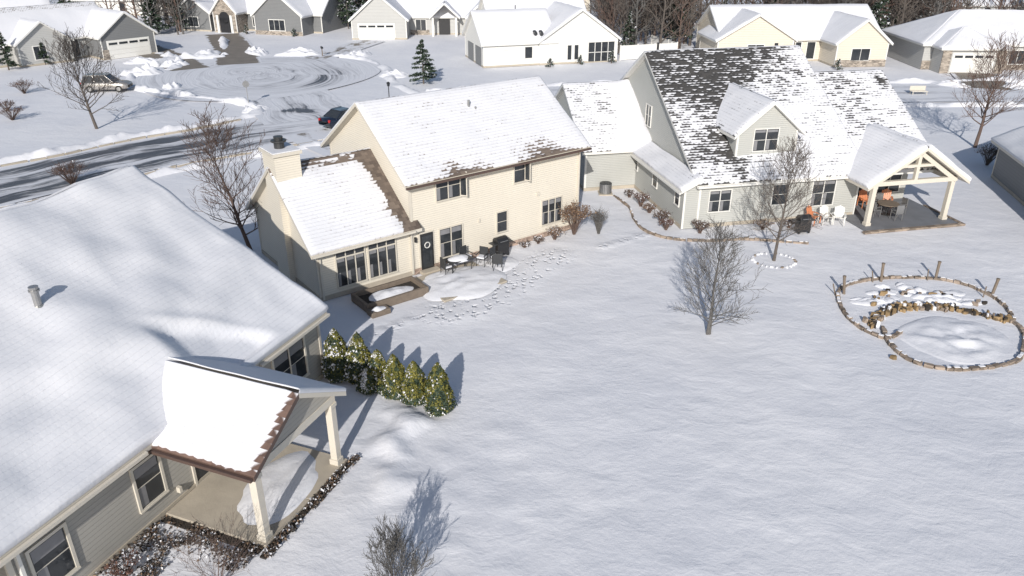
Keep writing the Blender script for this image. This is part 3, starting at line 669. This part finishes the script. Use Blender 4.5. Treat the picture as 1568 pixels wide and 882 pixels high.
gable(D,-2,4,-1.5,5,2.8,5.0,'v','dgray','roofD',.35,(None,None),.15,'trim',name='left_',res=.8)
mb=MB(); mb.box(6.1,7.9,-2.1,-2.003,0,2.2,'black'); mb.tube((7,-2.1,2.2),(7,-2.003,2.2),.9,.9,'black',20); mb.box(5.6,6.0,-2.2,-2.0,0,2.6,'trim'); mb.box(8.0,8.4,-2.2,-2.0,0,2.6,'trim')
wins(mb,[(15,.7,2.6,1.5,3,-2.5),(0,.7,1.8,1.4,2,-1.5),(10,.7,1.4,1.4,2,1)]); mb.box(12.5,20.5,-2.56,-2.503,0,.6,'stone'); mb.obj('openings',D)
D=empty('light_gray_ranch_house',(-23.5,118.5,0),2)
gable(D,0,8,0,12,2.8,6.2,'v','lgray','roofD',.35,(None,Z0),.14,'trim',name='garage_',res=.7)
gable(D,6,24,5,14,2.8,6.5,'u','lgray','roofD',.4,(Z0,None),.14,'trim',name='main_',res=.7)
gable(D,17,23,2.5,9,2.8,5.6,'v','lgray','roofD',.35,(None,None),.14,'trim',name='right_',res=.7)
gable(D,11.5,15.5,2.8,9,2.8,4.6,'v','white','roofD',.3,(None,None),.14,'trim',name='entry_',res=.7,walls=False)
mb=MB(); garage_door(mb,1.0,6.2,0); wins(mb,[(18.5,.7,1.8,1.5,2,2.5),(9,.7,1.5,1.5,2,5)]); mb.box(12.5,14.2,4.9,4.997,.02,2.3,'black')
for x in (11.7,15.2): mb.box(x-.15,x+.15,2.9,3.2,0,2.7,'trim')
mb.box(8.1,11,4.94,4.997,0,.7,'stone'); mb.obj('openings',D)
D=empty('white_ranch_house',(-3.4,94.8,0),17)
gable(D,0,9,0,9,2.8,5.9,'u','white','roofD',.35,(Z0,None),.14,'trim',name='left_',res=.6)
gable(D,7,17.2,-.2,12,2.8,6.2,'v','white','roofD',.35,(Z0,None),.14,'trim',name='right_',res=.6,vr=12.3)
gable(D,3,16,6,15,2.8,7.2,'u','white','roofD',.35,(Z0,None),.14,'trim',name='back_',res=.8)
mb=MB(); wins(mb,[(5.2,.9,.9,1.3,1,0),(10.6,.5,.5,1.7,1,-.2),(11.5,.5,.5,1.7,1,-.2)]); mb.box(13.3,16.8,-.26,-.203,.15,2.4,'glass')
for k in range(5): mb.box(13.3+k*.875-.04,13.3+k*.875+.04,-.30,-.261,.15,2.4,'trim')
mb.box(13.3,16.8,-.30,-.262,1.2,1.27,'trim')
for x in (2.2,3.9): mb.box(x,x+.9,-.06,-.003,1.9,2.0,'trim')
mb.box(-.06,-.003,.9,3.6,0.02,2.2,'dgray'); mb.box(-.06,-.003,4.6,7.3,0.02,2.2,'dgray')
for (x,y) in ((6.6,.6),(7.3,.4)): mb.tube((x,y,3.0),(x,y,3.7),.04,.04,'dark',6); mb.tube((x,y-.05,3.7),(x+.1,y-.15,3.8),.38,.3,'dark',14)
mb.tube((5.5,5,5.0),(5.5,5,6.5),.06,.06,'dark',6)
mb.obj('openings',D)
mb=MB()
def fence(a,b,h=1.8):
    a=Vector(a);b=Vector(b);L=(b-a).length;an=math.atan2((b-a).y,(b-a).x);T=Matrix.Translation((a.x,a.y,0))@Matrix.Rotation(an,4,'Z')
    mb.box(0,L,-.02,.02,.05,h-.08,'trim',T); mb.box(0,L,-.05,.05,h-.08,h,'trim',T)
    k=0
    while k<=L: mb.box(k-.07,k+.07,-.07,.07,0,h+.1,'trim',T); k+=2.4
fence((13.6,100.2),(21.2,102.8)); fence((21.2,102.8),(19,110)); mb.obj('white_fence')
D=empty('tan_ranch_house',(26,99,0),4)
gable(D,0,20,0,11,2.8,6.0,'u','tan','roofD',.4,(Z0,None),.14,'trim',name='main_',res=.6)
gable(D,12.5,18.8,-4.5,6,2.8,5.3,'v','tan','roofD',.35,(None,None),.14,'trim',name='right_',res=.6)
gable(D,-1,8.5,-1.2,6,2.8,5.6,'v','tan','roofD',.35,(None,None),.14,'trim',name='left_',res=.6)
mb=MB(); wins(mb,[(14.4,.8,2.2,1.3,2,-4.5),(2.8,.8,2,1.4,2,-1.2),(9.3,.8,.7,1.5,1,0),(10.8,.3,1,2,1,0)]); mb.box(12.5,18.8,-4.56,-4.503,0,.8,'stone'); mb.obj('openings',D)
D=empty('stone_garage_house',(48.5,94,0),-2)
def hip(parent,u0,u1,v0,v1,he,hr,mat,ov=.4):
    u0-=ov;u1+=ov;v0-=ov;v1+=ov; r=(v1-v0)/2; c=(v0+v1)/2
    for n_,q in (('n',((u0,v0),(u1,v0),(u1-r,c),(u0+r,c))),('f',((u1,v1),(u0,v1),(u0+r,c),(u1-r,c))),('l',((u0,v1),(u0,v0),(u0+r,c),(u0+r,c+.01))),('r',((u1,v0),(u1,v1),(u1-r,c+.01),(u1-r,c)))):
        roof(parent,(*q[0],he),(*q[1],he),(*q[2],hr),(*q[3],hr),mat,Z0,.14,'trim',.7,'hip_roof_'+n_,ridge=False)
mb=MB(); mb.box(0,26,0,12,0,2.8,'lgray'); mb.box(0,26,-.05,-.003,0,1.0,'stone'); mb.obj('walls',D)
hip(D,0,26,0,12,2.85,6.0,'roofD')
mb=MB()
mb.box(1.0,8.2,-2.5,-.06,0,2.7,'lgray'); mb.box(1.0,2.0,-2.62,-2.503,0,2.7,'stone'); mb.box(7.2,8.2,-2.62,-2.503,0,2.7,'stone'); garage_door(mb,2.3,6.9,-2.5)
mb.obj('garage',D); hip(D,1.0,8.2,-2.5,4.4,2.75,4.6,'roofD',.35)
mb=MB(); wins(mb,[(10,.7,1.8,1.5,2,-.06),(15,.3,1.2,2.1,1,-.06),(19,.7,2,1.5,2,-.06)]); mb.obj('openings',D)
D=empty('brown_ranch_house',(31.4,44.6,0),-12)
gable(D,.4,12,-8,7.4,2.6,5.6,'v','dgray','roofD',.45,(lambda x,y,L,S:.0,None),.16,'trimC',name='main_',res=.4)
def simple(name,x,y,a,w,dp,wall,hr=6.2):
    D=empty(name,(x,y,0),a); gable(D,0,w,0,dp,2.8,hr,'u',wall,'roofD',.4,(None,None),.14,'trim',name='main_',res=1.2)
    mb=MB(); wins(mb,[(w*.2,.8,1.8,1.4,2,0),(w*.5,.3,1,2,1,0),(w*.75,.8,1.8,1.4,2,0)]); mb.obj('openings',D)
simple('ranch_house',-92,122,35,20,10,'lgray'); simple('ranch_house',-5,155,5,20,10,'tan'); simple('ranch_house',70,140,0,22,10,'lgray'); simple('ranch_house',-82,150,0,20,10,'white')

# ---------------------------------------------------------------- trees
bare_tree('bare_tree',(-35.5,65.4,0),6.1,3.0,11,(-.9,0),.14,.2,34,3,.018,kids=(7,5))
bare_tree('bare_tree',(-14.1,38.5,0),6.2,2.5,12,(-1.3,-.2),.12,.15,34,3,.012,'bark2',kids=(8,6))
bare_tree('bare_tree',(13.8,37.3,0),5.2,2.1,13,(.2,0),.09,.2,34,3,.010,kids=(8,6))
bare_tree('bare_tree',(8.6,29.3,0),4.3,1.65,14,(.2,0),.07,.08,36,3,.010,'bark3',multi=2,kids=(8,6))
bare_tree('bare_tree',(36.4,59.5,0),6.4,2.9,15,(.3,0),.15,.25,32,3,.015,'bark2',kids=(7,6))
bare_tree('ornamental_shrub',(-3.0,15.0,0),1.75,1.0,16,(0,0),.025,.05,40,3,.007,'bark3',multi=7,kids=(8,7),up=.5)
bare_tree('ornamental_shrub',(-7.9,15.2,0),1.3,1.2,17,(0,0),.02,.05,26,3,.004,'bark2',multi=5,kids=(5,4),up=.3)
for i,(x,y,h,r) in enumerate([(-6.8,25.8,2.15,.58),(-5.9,25.6,2.1,.54),(-5.1,25.15,1.6,.48),(-4.4,24.55,1.75,.52),(-3.6,24.15,1.7,.53),(-2.65,23.55,2.0,.54)]):
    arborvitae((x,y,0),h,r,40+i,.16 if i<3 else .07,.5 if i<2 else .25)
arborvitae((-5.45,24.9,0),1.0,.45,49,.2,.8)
conifer('blue_spruce',(-9.6,85.2,0),4.6,1.75,21,6500,.10,size=.10)
conifer('spruce_tree',(-59.5,93.5,0),4.5,1.2,22,2500,.05,size=.12); conifer('spruce_tree',(-57.2,97.2,0),2.6,.9,23,1500,.05,size=.12); conifer('spruce_tree',(49,109,0),9,2.6,24,5000,.15,size=.16)
conifer('spruce_tree',(-26.5,131,0),8,2.3,25,3000,.1,size=.2); conifer('spruce_tree',(-70,128,0),9,3,26,3000,.1,size=.2)
conifer('spruce_tree',(-55,124,0),7,2.0,27,3000,.1,size=.2)
W=empty('distant_tree_line',(0,150,0))
base=[]
for k in range(4):
    o=bare_tree('bare_tree_variant_%d'%k,(0,0,0),9+k,3.2,60+k,(.3,.2),.18,.12,18,3,.045,['bark','bark3','bark2','bark'][k],kids=(4,3),parent=W); base.append(o)
cs=conifer('evergreen_variant',(4,2,0),8,2.4,70,2500,.15,W,.2); base.append(cs)
rnd=random.Random(5); first=set()
zones=[(80,(14,27),(112,150)),(80,(44,66),(112,150)),(110,(20,110),(116,160)),(40,(-64,-50),(122,150)),(110,(-120,20),(148,200)),(90,(0,140),(150,215)),(20,(-28,-20),(134,150)),(30,(66,100),(100,118)),(10,(14,24),(106,112))]
for (cnt,xr,yr) in zones:
    for i in range(cnt):
        k=rnd.choices([0,1,2,3,4],[5,5,4,4,.9])[0]; x=rnd.uniform(*xr); y=rnd.uniform(*yr)-150
        if k in first:
            o=bpy.data.objects.new('tree',base[k].data); COL.objects.link(o); o.parent=W
        else: o=base[k]; first.add(k)
        o.location=(x,y,0); s=rnd.uniform(.65,1.2); o.scale=(s,s,s); o.rotation_euler[2]=rnd.uniform(0,6.28)
shrub('hydrangea_bush',lp(A,10.1,-.75),1.9,.95,31,'leafb',1500,'bark2',.05,.05,46)
shrub('twiggy_bush',lp(A,11.3,-1.5),1.5,.55,32,'leafb',60,'bark3',.3,.03,60)
shrub('low_bush',lp(A,8.7,-.7),.8,.6,33,'leafb',400,'bark2',.3,.04); shrub('low_bush',lp(A,7.6,-.6),.4,.4,34,'leafk',250,'bark2',.5,.04); shrub('low_bush',lp(A,6.6,-.6),.35,.35,35,'leafk',200,'bark2',.5,.04)
for i,(u,v,h,r,l) in enumerate([(-.9,4.2,.9,.6,'leafr'),(-.8,3.0,.6,.5,'leafb'),(-.7,1.2,.8,.55,'leafk'),(-.9,.1,.7,.45,'leafr'),(.8,-.8,.8,.55,'leafk'),(-1.0,6.0,.5,.4,'leafk'),(4.6,-1.0,.6,.6,'leafb'),(6.2,-1.1,.5,.5,'leafk')]):
    shrub('low_bush',lp(B,u,v),h,r,80+i,l,420,'bark2',.35,.04,40)
shrub('low_bush',(-10.6,15.7,0),.6,.5,95,'leafr',500,'bark2',.2,.035); shrub('red_bush',(-29.6,49.9,0),1.7,1.3,96,'leafr',400,'bark2',.15,.04,80)
shrub('low_bush',(-11.3,40.2,0),1.0,1.2,97,'leafk',400,'bark2',.2,.04,60); shrub('low_bush',(-13.0,41.0,0),1.0,1.0,98,'leafk',400,'bark2',.2,.04,60)
shrub('red_bush',(-44.5,68.5,0),1.2,1.4,99,'leafr',250,'bark2',.2,.05,60); shrub('red_bush',(-47,72,0),1.0,1.0,100,'leafr',250,'bark2',.2,.05,60); shrub('red_bush',(-50,80,0),1.4,1.2,101,'leafr',250,'bark2',.2,.05,60)
shrub('weeping_shrub',(34.6,54.6,0),1.6,1.0,102,'leafk',500,'bark',.15,.05,70); shrub('low_bush',(33.5,50.4,0),.7,.5,103,'leafb',300,'bark2',.3,.04,30)
for i,(x,y,h) in enumerate([(12.3,98.2,1.6),(8.4,97.6,1.0),(4.6,95.4,1.0),(38.5,93.4,1.3),(31,97,1.0),(-52,103,1.2),(-55,100,1.2),(-41,124.5,1.4),(-33,122,1.2)]):
    conifer('small_evergreen',(x,y,0),h,.6,110+i,700,.2,size=.07)
# ---------------------------------------------------------------- garden pieces
PO=empty('garden_pond',(0,0,0)); mb=MB()
blocks(mb,[(16.9,29.4),(16.0,29.0),(15.3,30.0),(15.2,31.6),(15.7,33.4),(16.6,34.3),(18,34.9),(19.8,35.1),(21.6,34.8),(22.7,33.6),(22.9,32.0),(22.5,30.6)],.30,.17,.12,'edging',5,snow=.5)
blocks(mb,[(16.3,29.9),(16.0,28.3),(16.3,27.0),(17.3,26.4),(19,26.5),(20.6,27.1),(21.6,28.3),(22.3,29.6),(22.3,30.6)],.30,.18,.12,'edging',6,snow=.4)
mb.obj('edging',PO,bevel=.02)
mb=MB(); rnd=random.Random(9)
def rock(x,y,sx,sy,h,m='rock',z=0):
    k=rnd.randint(5,8); pts=[]; a0=rnd.random()*6; c=rnd.uniform(0,3); ca,sa=math.cos(c),math.sin(c)
    for i in range(k):
        a=a0+6.283*i/k; q=rnd.uniform(.7,1.15); px,py=sx*q*math.cos(a),sy*q*math.sin(a); pts.append((x+px*ca-py*sa,y+px*sa+py*ca))
    tz=[z+h*rnd.uniform(.8,1.1) for _ in pts]; cx=(x,y,z+h*1.08)
    for i in range(k):
        p=pts[i];q=pts[(i+1)%k]; j=(i+1)%k
        P0=(x+(p[0]-x)*.8,y+(p[1]-y)*.8,tz[i]);Q0=(x+(q[0]-x)*.8,y+(q[1]-y)*.8,tz[j])
        mb.poly([P0,Q0,cx],m); mb.poly([(p[0],p[1],z-.1),(q[0],q[1],z-.1),Q0,P0],m)
ledge=smooth([(15.9,30.2),(16.6,30.9),(17.6,31.6),(18.9,31.9),(20.2,31.7),(21.4,31.1),(22.2,30.5)],.16)
for i,p in enumerate(ledge):
    for k in range(4):
        q=rnd.uniform(-.30,.28); rock(p.x+rnd.uniform(-.15,.15),p.y+q,rnd.uniform(.08,.22),rnd.uniform(.05,.12),.05+.16*rnd.random(),rnd.choices(['rock','soil','snow','edging'],[5,2,2.2 if q>0 else .6,1.5])[0],.02)
ledge2=smooth([(16.6,32.2),(17.8,33.0),(19.3,33.4),(20.9,33.0),(22.0,32.2)],.3)
for p in ledge2:
    if rnd.random()<.8: rock(p.x+rnd.uniform(-.3,.3),p.y+rnd.uniform(-.3,.3),rnd.uniform(.1,.25),rnd.uniform(.05,.12),.08+.1*rnd.random(),rnd.choice(['rock','soil','edging']),.02)
mb.obj('rocks',PO)
for k in range(34):
    a=rnd.uniform(0,3.14); x=19+3.0*math.cos(a)*rnd.uniform(.35,.98); y=32.3+2.0*math.sin(a)*rnd.uniform(.1,1)
    mound('snow_hummock',x,y,rnd.uniform(.3,.8),rnd.uniform(.2,.4),rnd.uniform(.08,.18),k*5,PO,rnd.uniform(-40,40),-.02,6,18,.5)
mound('snow_bed',19.1,28.9,2.7,2.0,.10,77,PO,10,-.01,16,50,1.6)
mb=MB()
for (x,y,dx,dy) in ((15.95,33.3,-.12,.05),(18.35,34.75,-.02,.1),(21.15,34.95,.05,.1),(22.85,33.0,.12,.05)):
    mb.tube((x,y,-.05),(x+dx,y+dy,.85),.07,.07,'wood',8); mb.tube((x+dx,y+dy,.85),(x+dx,y+dy,.92),.085,.085,'wood',8); mb.tube((x-.45,y-.1,-.05),(x-.52+dx,y-.1+dy,.55),.03,.03,'wood',6)
mb.obj('posts',PO)
mb=MB(); rock(15.65,27.3,.16,.12,.12); mb.obj('garden_rock')
e=MB(); blocks(e,[(-1.9,6.4),(-1.7,4.2),(-2.1,2.2),(-2.2,.4),(-1.6,-.9),(-.4,-1.7),(1.2,-2.1),(2.8,-2.2),(4.2,-2.8),(6.0,-3.6)],.3,.13,.12,'edging',8,snow=.25); e.obj('bed_edging',None,bevel=.015,loc=(9.8,41.8,0),rot=R(12))
mb=MB(); rnd=random.Random(4)
for k in range(26):
    a=6.28*k/26; rock(13.8+1.1*math.cos(a),37.3+.95*math.sin(a),.12,.07,.06,'snow' if k%5 else 'edging')
mb.obj('tree_ring_stones')
def leafpatch(name,E,u0,u1,v0,v1,n,seed,mats=('leafk','soil','leafb'),w=(4,2,1),h=.12,th=-.02):
    rnd=random.Random(seed); mb=MB()
    def fn(r):
        while True:
            u=r.uniform(u0,u1);v=r.uniform(v0,v1)
            if nz(u*1.3,v*1.3,seed)>th or r.random()<.12: break
        return Vector((u,v,.03+r.random()*h)),Vector((0,0,1))
    def wt(r,p,nn): return r.choices(list(mats)+['snow'],list(w)+[1.5])[0]
    leafcloud(mb,rnd,fn,n,.045,None,wt); return mb.obj(name,E)
for k,(u0,u1,v0,v1,n_) in enumerate([(-9.7,-8.65,-3.3,.28,1700),(-8.9,-4.1,-3.75,-3.42,1300),(-11.4,-9.7,-1.3,.28,800)]):
    leafpatch('leaf_litter',C,u0,u1,v0,v1,n_,k*7+3,th=-.05)
mb=MB(); mb.box(-8.95,-4.2,-3.62,-3.42,-.02,.035,'soil'); mb.box(-8.85,-8.62,-3.3,.25,-.02,.035,'soil'); mb.obj('soil_edge',C)
mb=MB(); vs=[];N=36;K=8
for j in range(K+1):
    for i in range(N):
        a=6.283*i/N; q=j/K; rr=q*(1+.12*math.sin(2*a)+.16*nz(math.cos(a)*2,math.sin(a)*2,3)); vs.append((-6.35+1.75*rr*math.cos(a),-2.15+1.1*rr*math.sin(a),.105+.16*(1-q**3)*(1+.5*nz(rr*math.cos(a)*2,rr*math.sin(a)*2,8))-(.02 if j==K else 0)))
mb.v=vs; mb.f=[(j*N+i,(j+1)*N+i,(j+1)*N+(i+1)%N,j*N+(i+1)%N) for j in range(K) for i in range(N)]; mb.mi=[mb.mat('snow')]*len(mb.f); mb.obj('porch_snow',C,True)
PA=empty('raised_planter',tuple(A.location),37.3)
mb=MB()
for (a,b,c,e_) in ((-3.9,-3.75,-2.4,-.8),(-.75,-.6,-2.4,-.8)): mb.box(a,b,c,e_,0,.42,'wood')
mb.box(-3.75,-.75,-2.4,-2.25,0,.42,'wood'); mb.box(-3.75,-.75,-.95,-.8,0,.42,'wood'); mb.box(-3.745,-.755,-2.245,-.955,0,.22,'soil'); mb.box(-3.95,-3.0,-3.0,-2.45,0,.25,'wood')
mb.obj('timbers',PA,bevel=.02)
mound('snow_fill',-2.25,-1.6,1.45,.62,.22,5,PA,0,.16); mound('snow_fill',-3.45,-2.72,.42,.24,.14,6,PA,0,.22)
PT=empty('back_patio',tuple(A.location),37.3)
mb=MB(); mb.box(-.5,3.2,-3.6,-.51,0,.10,'conc'); mb.obj('slab',PT,bevel=.03)
mound('snow_cover',1.35,-2.25,2.35,1.75,.17,12,PT,0,.07,14,50,.7); mound('snow_cover',1.2,-1.2,1.7,.6,.12,15,PT,0,.08,8,40,.7); mound('snow_cover',4.2,-1.6,1.4,.9,.16,13,PT,10,-.02,8,30,.7)
def table(name,loc,ang,w,dp,h=.72,snow=True,m='dark'):
    E=empty(name,(loc[0],loc[1],.1),ang); mb=MB(); mb.box(-w/2,w/2,-dp/2,dp/2,h-.05,h,m)
    for sx in(-1,1):
        for sy in(-1,1): mb.tube((sx*(w/2-.08),sy*(dp/2-.08),0),(sx*(w/2-.08),sy*(dp/2-.08),h-.05),.025,.025,m,6)
    mb.obj('frame',E,bevel=.012)
    if snow: mound('snow_cap',0,0,w*.5,dp*.52,.12,3,E,0,h,6,20,.5)
def chair(name,loc,ang,m='dark',snow=True,z=.1):
    mb=MB(); mb.box(-.24,.24,-.24,.24,.40,.44,m); mb.box(-.24,.24,.20,.24,.441,.95,m)
    for sx in(-.23,.23):
        mb.tube((sx,-.23,0),(sx,-.23,.62),.02,.02,m,5); mb.tube((sx,.22,0),(sx,.22,.95),.02,.02,m,5); mb.box(sx-.03,sx+.03,-.25,.2,.62,.65,m)
    if snow: mb.box(-.21,.21,-.22,.18,.441,.51,'snow')
    mb.obj(name,None,loc=(loc[0],loc[1],z),rot=R(ang),bevel=.008)
table('patio_table',lp(A,1.9,-1.2),37,1.3,.8)
for u,v,a in ((1.2,-1.2,90),(3.3,-1.3,-60),(3.9,-1.7,20),(3.6,-2.2,150),(2.7,-.7,10)): chair('patio_chair',lp(A,u,v),a+37)
def grill(name,loc,ang,z=.05):
    mb=MB(); mb.box(-.35,.35,-.28,.28,.12,.78,'black'); mb.box(-.62,-.36,-.25,.25,.74,.79,'dark'); mb.box(.36,.62,-.25,.25,.74,.79,'dark')
    mb.tube((-.35,0,.80),(.35,0,.80),.27,.27,'black',14); mb.tube((-.25,-.32,.9),(.25,-.32,.9),.02,.02,'metal',6)
    for x in(-.3,.3): mb.tube((x,-.25,.07),(x,-.2,.07),.07,.07,'rubber',8); mb.box(x-.03,x+.03,-.25,.25,.03,.12,'dark')
    mb.obj(name,None,loc=(loc[0],loc[1],z),rot=R(ang),bevel=.02)
grill('barbecue_grill',lp(A,4.9,-.75),37); grill('barbecue_grill',lp(B,6.5,-2.0),12)
def adir(name,loc,ang,m,z=.05):
    mb=MB()
    for k in range(5):
        T=Matrix.Translation((-.22+.11*k,.18,.32))@Matrix.Rotation(R(-20),4,'X'); mb.box(-.048,.048,-.012,.012,0,.72-.05*abs(k-2),m,T)
    T=Matrix.Rotation(R(-12),4,'X'); mb.box(-.27,.27,-.3,.2,.36,.39,m,T)
    for sx in(-.33,.33): mb.box(sx-.06,sx+.06,-.35,.32,.55,.575,m); mb.box(sx-.02,sx+.02,-.32,-.26,0,.55,m); mb.box(sx-.02,sx+.02,.22,.28,0,.55,m)
    mb.obj(name,None,loc=(loc[0],loc[1],z),rot=R(ang),bevel=.006)
adir('adirondack_chair',lp(B,7.9,-.8),40,'orange'); adir('adirondack_chair',lp(B,8.6,-1.0),10,'trim'); adir('adirondack_chair',lp(B,9.3,-1.2),-20,'trim')
mb=MB(); mb.tube((0,0,.0),(0,0,.7),.05,.05,'dark',8); mb.tube((0,0,.7),(0,0,.74),.62,.62,'wood',20); mb.tube((0,0,0),(0,0,.04),.3,.3,'dark',14); x,y,_=lp(B,13.0,-.5); mb.obj('round_patio_table',None,loc=(x,y,.08))
for u,v,a in ((12.1,-.6,90),(13.9,-.5,-90),(13.0,-1.4,180),(13.2,.4,0)): chair('patio_chair',lp(B,u,v),a+12,'metal',False)
adir('adirondack_chair',lp(B,13.9,.9),-20,'orange',.08); adir('adirondack_chair',lp(B,12.6,1.1),10,'orange',.08)
mb=MB(); mb.box(-.45,.45,-.45,.45,0,.08,'conc'); mb.tube((0,0,.08),(0,0,.72),.38,.38,'metal',20); mb.tube((0,0,.72),(0,0,.76),.40,.36,'dark',20); mb.tube((0,0,.76),(0,0,.79),.12,.1,'dark',12)
for k in range(20):
    a=6.283*k/20; mb.tube((.39*math.cos(a),.39*math.sin(a),.1),(.39*math.cos(a),.39*math.sin(a),.72),.012,.012,'dark',4)
x,y,_=lp(B,-2.3,7.0); mb.obj('air_conditioner',None,loc=(x,y,0))
# ---------------------------------------------------------------- vehicles
def car(name,loc,ang,paint,L=4.7,Wd=1.85,H=1.68,suv=True):
    E=empty(name,loc,ang); h=Wd/2
    sec=[(-L/2,.45,.78,.80),(-L/2+.15,.32,.98,.93),(-L*.25,.25,1.02,1),(0,.24,1.0,1),(L*.2,.25,.98,1),(L*.38,.3,.92,.97),(L/2-.12,.34,.80,.9),(L/2,.42,.66,.78)]
    mb=MB(); n=8
    for (x,z0,z1,w) in sec:
        ww=h*w; mb.v+=[(x,-ww*.92,z0),(x,-ww,z0+.15),(x,-ww,z1-.14),(x,-ww*.88,z1),(x,ww*.88,z1),(x,ww,z1-.14),(x,ww,z0+.15),(x,ww*.92,z0)]
    k=mb.mat(paint)
    for s in range(len(sec)-1):
        for j in range(n): mb.f.append((s*n+j,s*n+(j+1)%n,(s+1)*n+(j+1)%n,(s+1)*n+j)); mb.mi.append(k)
    mb.f.append(tuple(range(n))); mb.mi.append(k); mb.f.append(tuple(range((len(sec)-1)*n,len(sec)*n))[::-1]); mb.mi.append(k)
    mb.obj('body',E,True)
    mb=MB(); b0,b1=(-L*.47,L*.22) if suv else (-L*.36,L*.2); t0,t1=(-L*.40,L*.05) if suv else (-L*.2,L*.02); zb=.98
    lo=[(b0,-h*.9,zb),(b1,-h*.9,zb-.03),(b1,h*.9,zb-.03),(b0,h*.9,zb)]; hi=[(t0,-h*.72,H-.05),(t1,-h*.72,H-.05),(t1,h*.72,H-.05),(t0,h*.72,H-.05)]
    for j in range(4): mb.poly([lo[j],lo[(j+1)%4],hi[(j+1)%4],hi[j]],'glass')
    mb.obj('windows',E); mb=MB(); mb.box(t0-.05,t1+.05,-h*.74,h*.74,H-.06,H,paint)
    for sy in(-1,1):
        for (a,b) in ((lo[0],hi[0]),(lo[1],hi[1])):
            mb.tube((a[0],sy*h*.9,a[2]),(b[0],sy*h*.73,b[2]),.045,.04,paint,6)
        for f in (.42,.72):
            xa=b0+(b1-b0)*f; xb=t0+(t1-t0)*f; mb.tube((xa,sy*h*.905,zb),(xb,sy*h*.73,H-.06),.035,.03,paint,5)
        mb.box(b1-.35,b1-.15,sy*h*1.0-.08,sy*h*1.0+.08,.98,1.10,paint); mb.box(L/2-.28,L/2-.05,sy*h*.62-.14,sy*h*.62+.14,.66,.76,'metal'); mb.box(-L/2+.0,-L/2+.14,sy*h*.68-.1,sy*h*.68+.1,.72,.95,'red')
        mb.tube((t0,sy*h*.62,H+.04),(t1,sy*h*.62,H+.04),.02,.02,'dark',5)
    mb.box(L/2-.07,L/2+.02,-.4,.4,.45,.62,'black'); mb.obj('roof_and_trim',E,bevel=.02)
    mb=MB()
    for x in(-L*.3,L*.31):
        for sy in(-1,1):
            mb.tube((x,sy*(h-.2),.34),(x,sy*(h+.015),.34),.34,.34,'rubber',18); mb.tube((x,sy*(h+.016),.34),(x,sy*(h+.03),.34),.2,.2,'metal',12)
    mb.obj('wheels',E)
car('parked_suv',(-42.0,81.3,.02),4,'silver'); car('parked_car',(-14.3,66.3,.08),52,'navy',4.8,1.85,1.5,False)
mb=MB(); mb.tube((0,0,0),(0,0,.3),.11,.07,'black',10); mb.tube((0,0,.3),(0,0,2.0),.045,.04,'black',8); mb.tube((0,0,2.0),(0,0,2.3),.1,.16,'glass',6); mb.tube((0,0,2.3),(0,0,2.42),.2,.03,'black',6)
for k in range(6):
    a=6.283*k/6; mb.tube((.1*math.cos(a),.1*math.sin(a),2.0),(.17*math.cos(a),.17*math.sin(a),2.3),.012,.012,'black',4)
mb.obj('street_lamp',None,loc=(-11.6,73.5,0))
mb=MB(); mb.tube((0,0,0),(0,0,2.35),.035,.035,'metal',6); mb.tube((0,-.04,2.0),(0,-.065,2.0),.33,.33,'metal',8); mb.obj('stop_sign',None,loc=(-25.3,74.5,0),rot=R(20))
for x,y in ((-51.7,106.8),(-24.5,103)):
    mb=MB(); mb.box(-.05,.05,-.05,.05,0,1.05,'wood'); mb.box(-.12,.12,-.25,.25,1.05,1.2,'black'); mb.tube((0,-.25,1.2),(0,.25,1.2),.12,.12,'black',12); mb.obj('mailbox',None,loc=(x,y,0),rot=.5)
mb=MB()
for k in range(3): mb.box(-.8,.8,-.05-.25*k,.12-.25*k,.35,.42,'trimC')
for x in(-.7,.7): mb.tube((x,-.5,0),(x,-.5,.4),.04,.04,'trimC',5); mb.tube((x,.1,0),(x,.1,.4),.04,.04,'trimC',5)
mb.box(-.8,.8,.12,.16,.42,.85,'trimC'); mb.obj('garden_bench',None,loc=(41.3,79.5,0),bevel=.01)

# ---------------------------------------------------------------- light, world, camera
el=R(26); az=(.13,.99)
sd=Vector((az[0]*math.cos(el),az[1]*math.cos(el),-math.sin(el))).normalized()
sun=bpy.data.lights.new('sun','SUN'); sun.energy=4.6; sun.angle=R(.5); sun.color=(1,.955,.89)
so=bpy.data.objects.new('sun',sun); COL.objects.link(so); so.rotation_euler=sd.to_track_quat('-Z','Y').to_euler()
w=bpy.data.worlds.new('World'); scene.world=w; w.use_nodes=True; nt=w.node_tree
sk=nt.nodes.new('ShaderNodeTexSky'); sk.sky_type='NISHITA'; sk.sun_disc=False; sk.sun_elevation=el; sk.sun_rotation=math.atan2(-az[0],-az[1])%(2*math.pi)
bg=nt.nodes['Background']; bg.inputs[1].default_value=.105; nt.links.new(sk.outputs[0],bg.inputs[0])
cam=bpy.data.cameras.new('camera'); cam.sensor_width=36; cam.lens=27.14; cam.clip_end=1500
co=bpy.data.objects.new('camera',cam); COL.objects.link(co); co.location=(0,0,16.3); co.rotation_euler=(R(90-25.66),0,0); scene.camera=co
scene.view_settings.view_transform='Standard'; scene.view_settings.look='None'; scene.view_settings.exposure=0
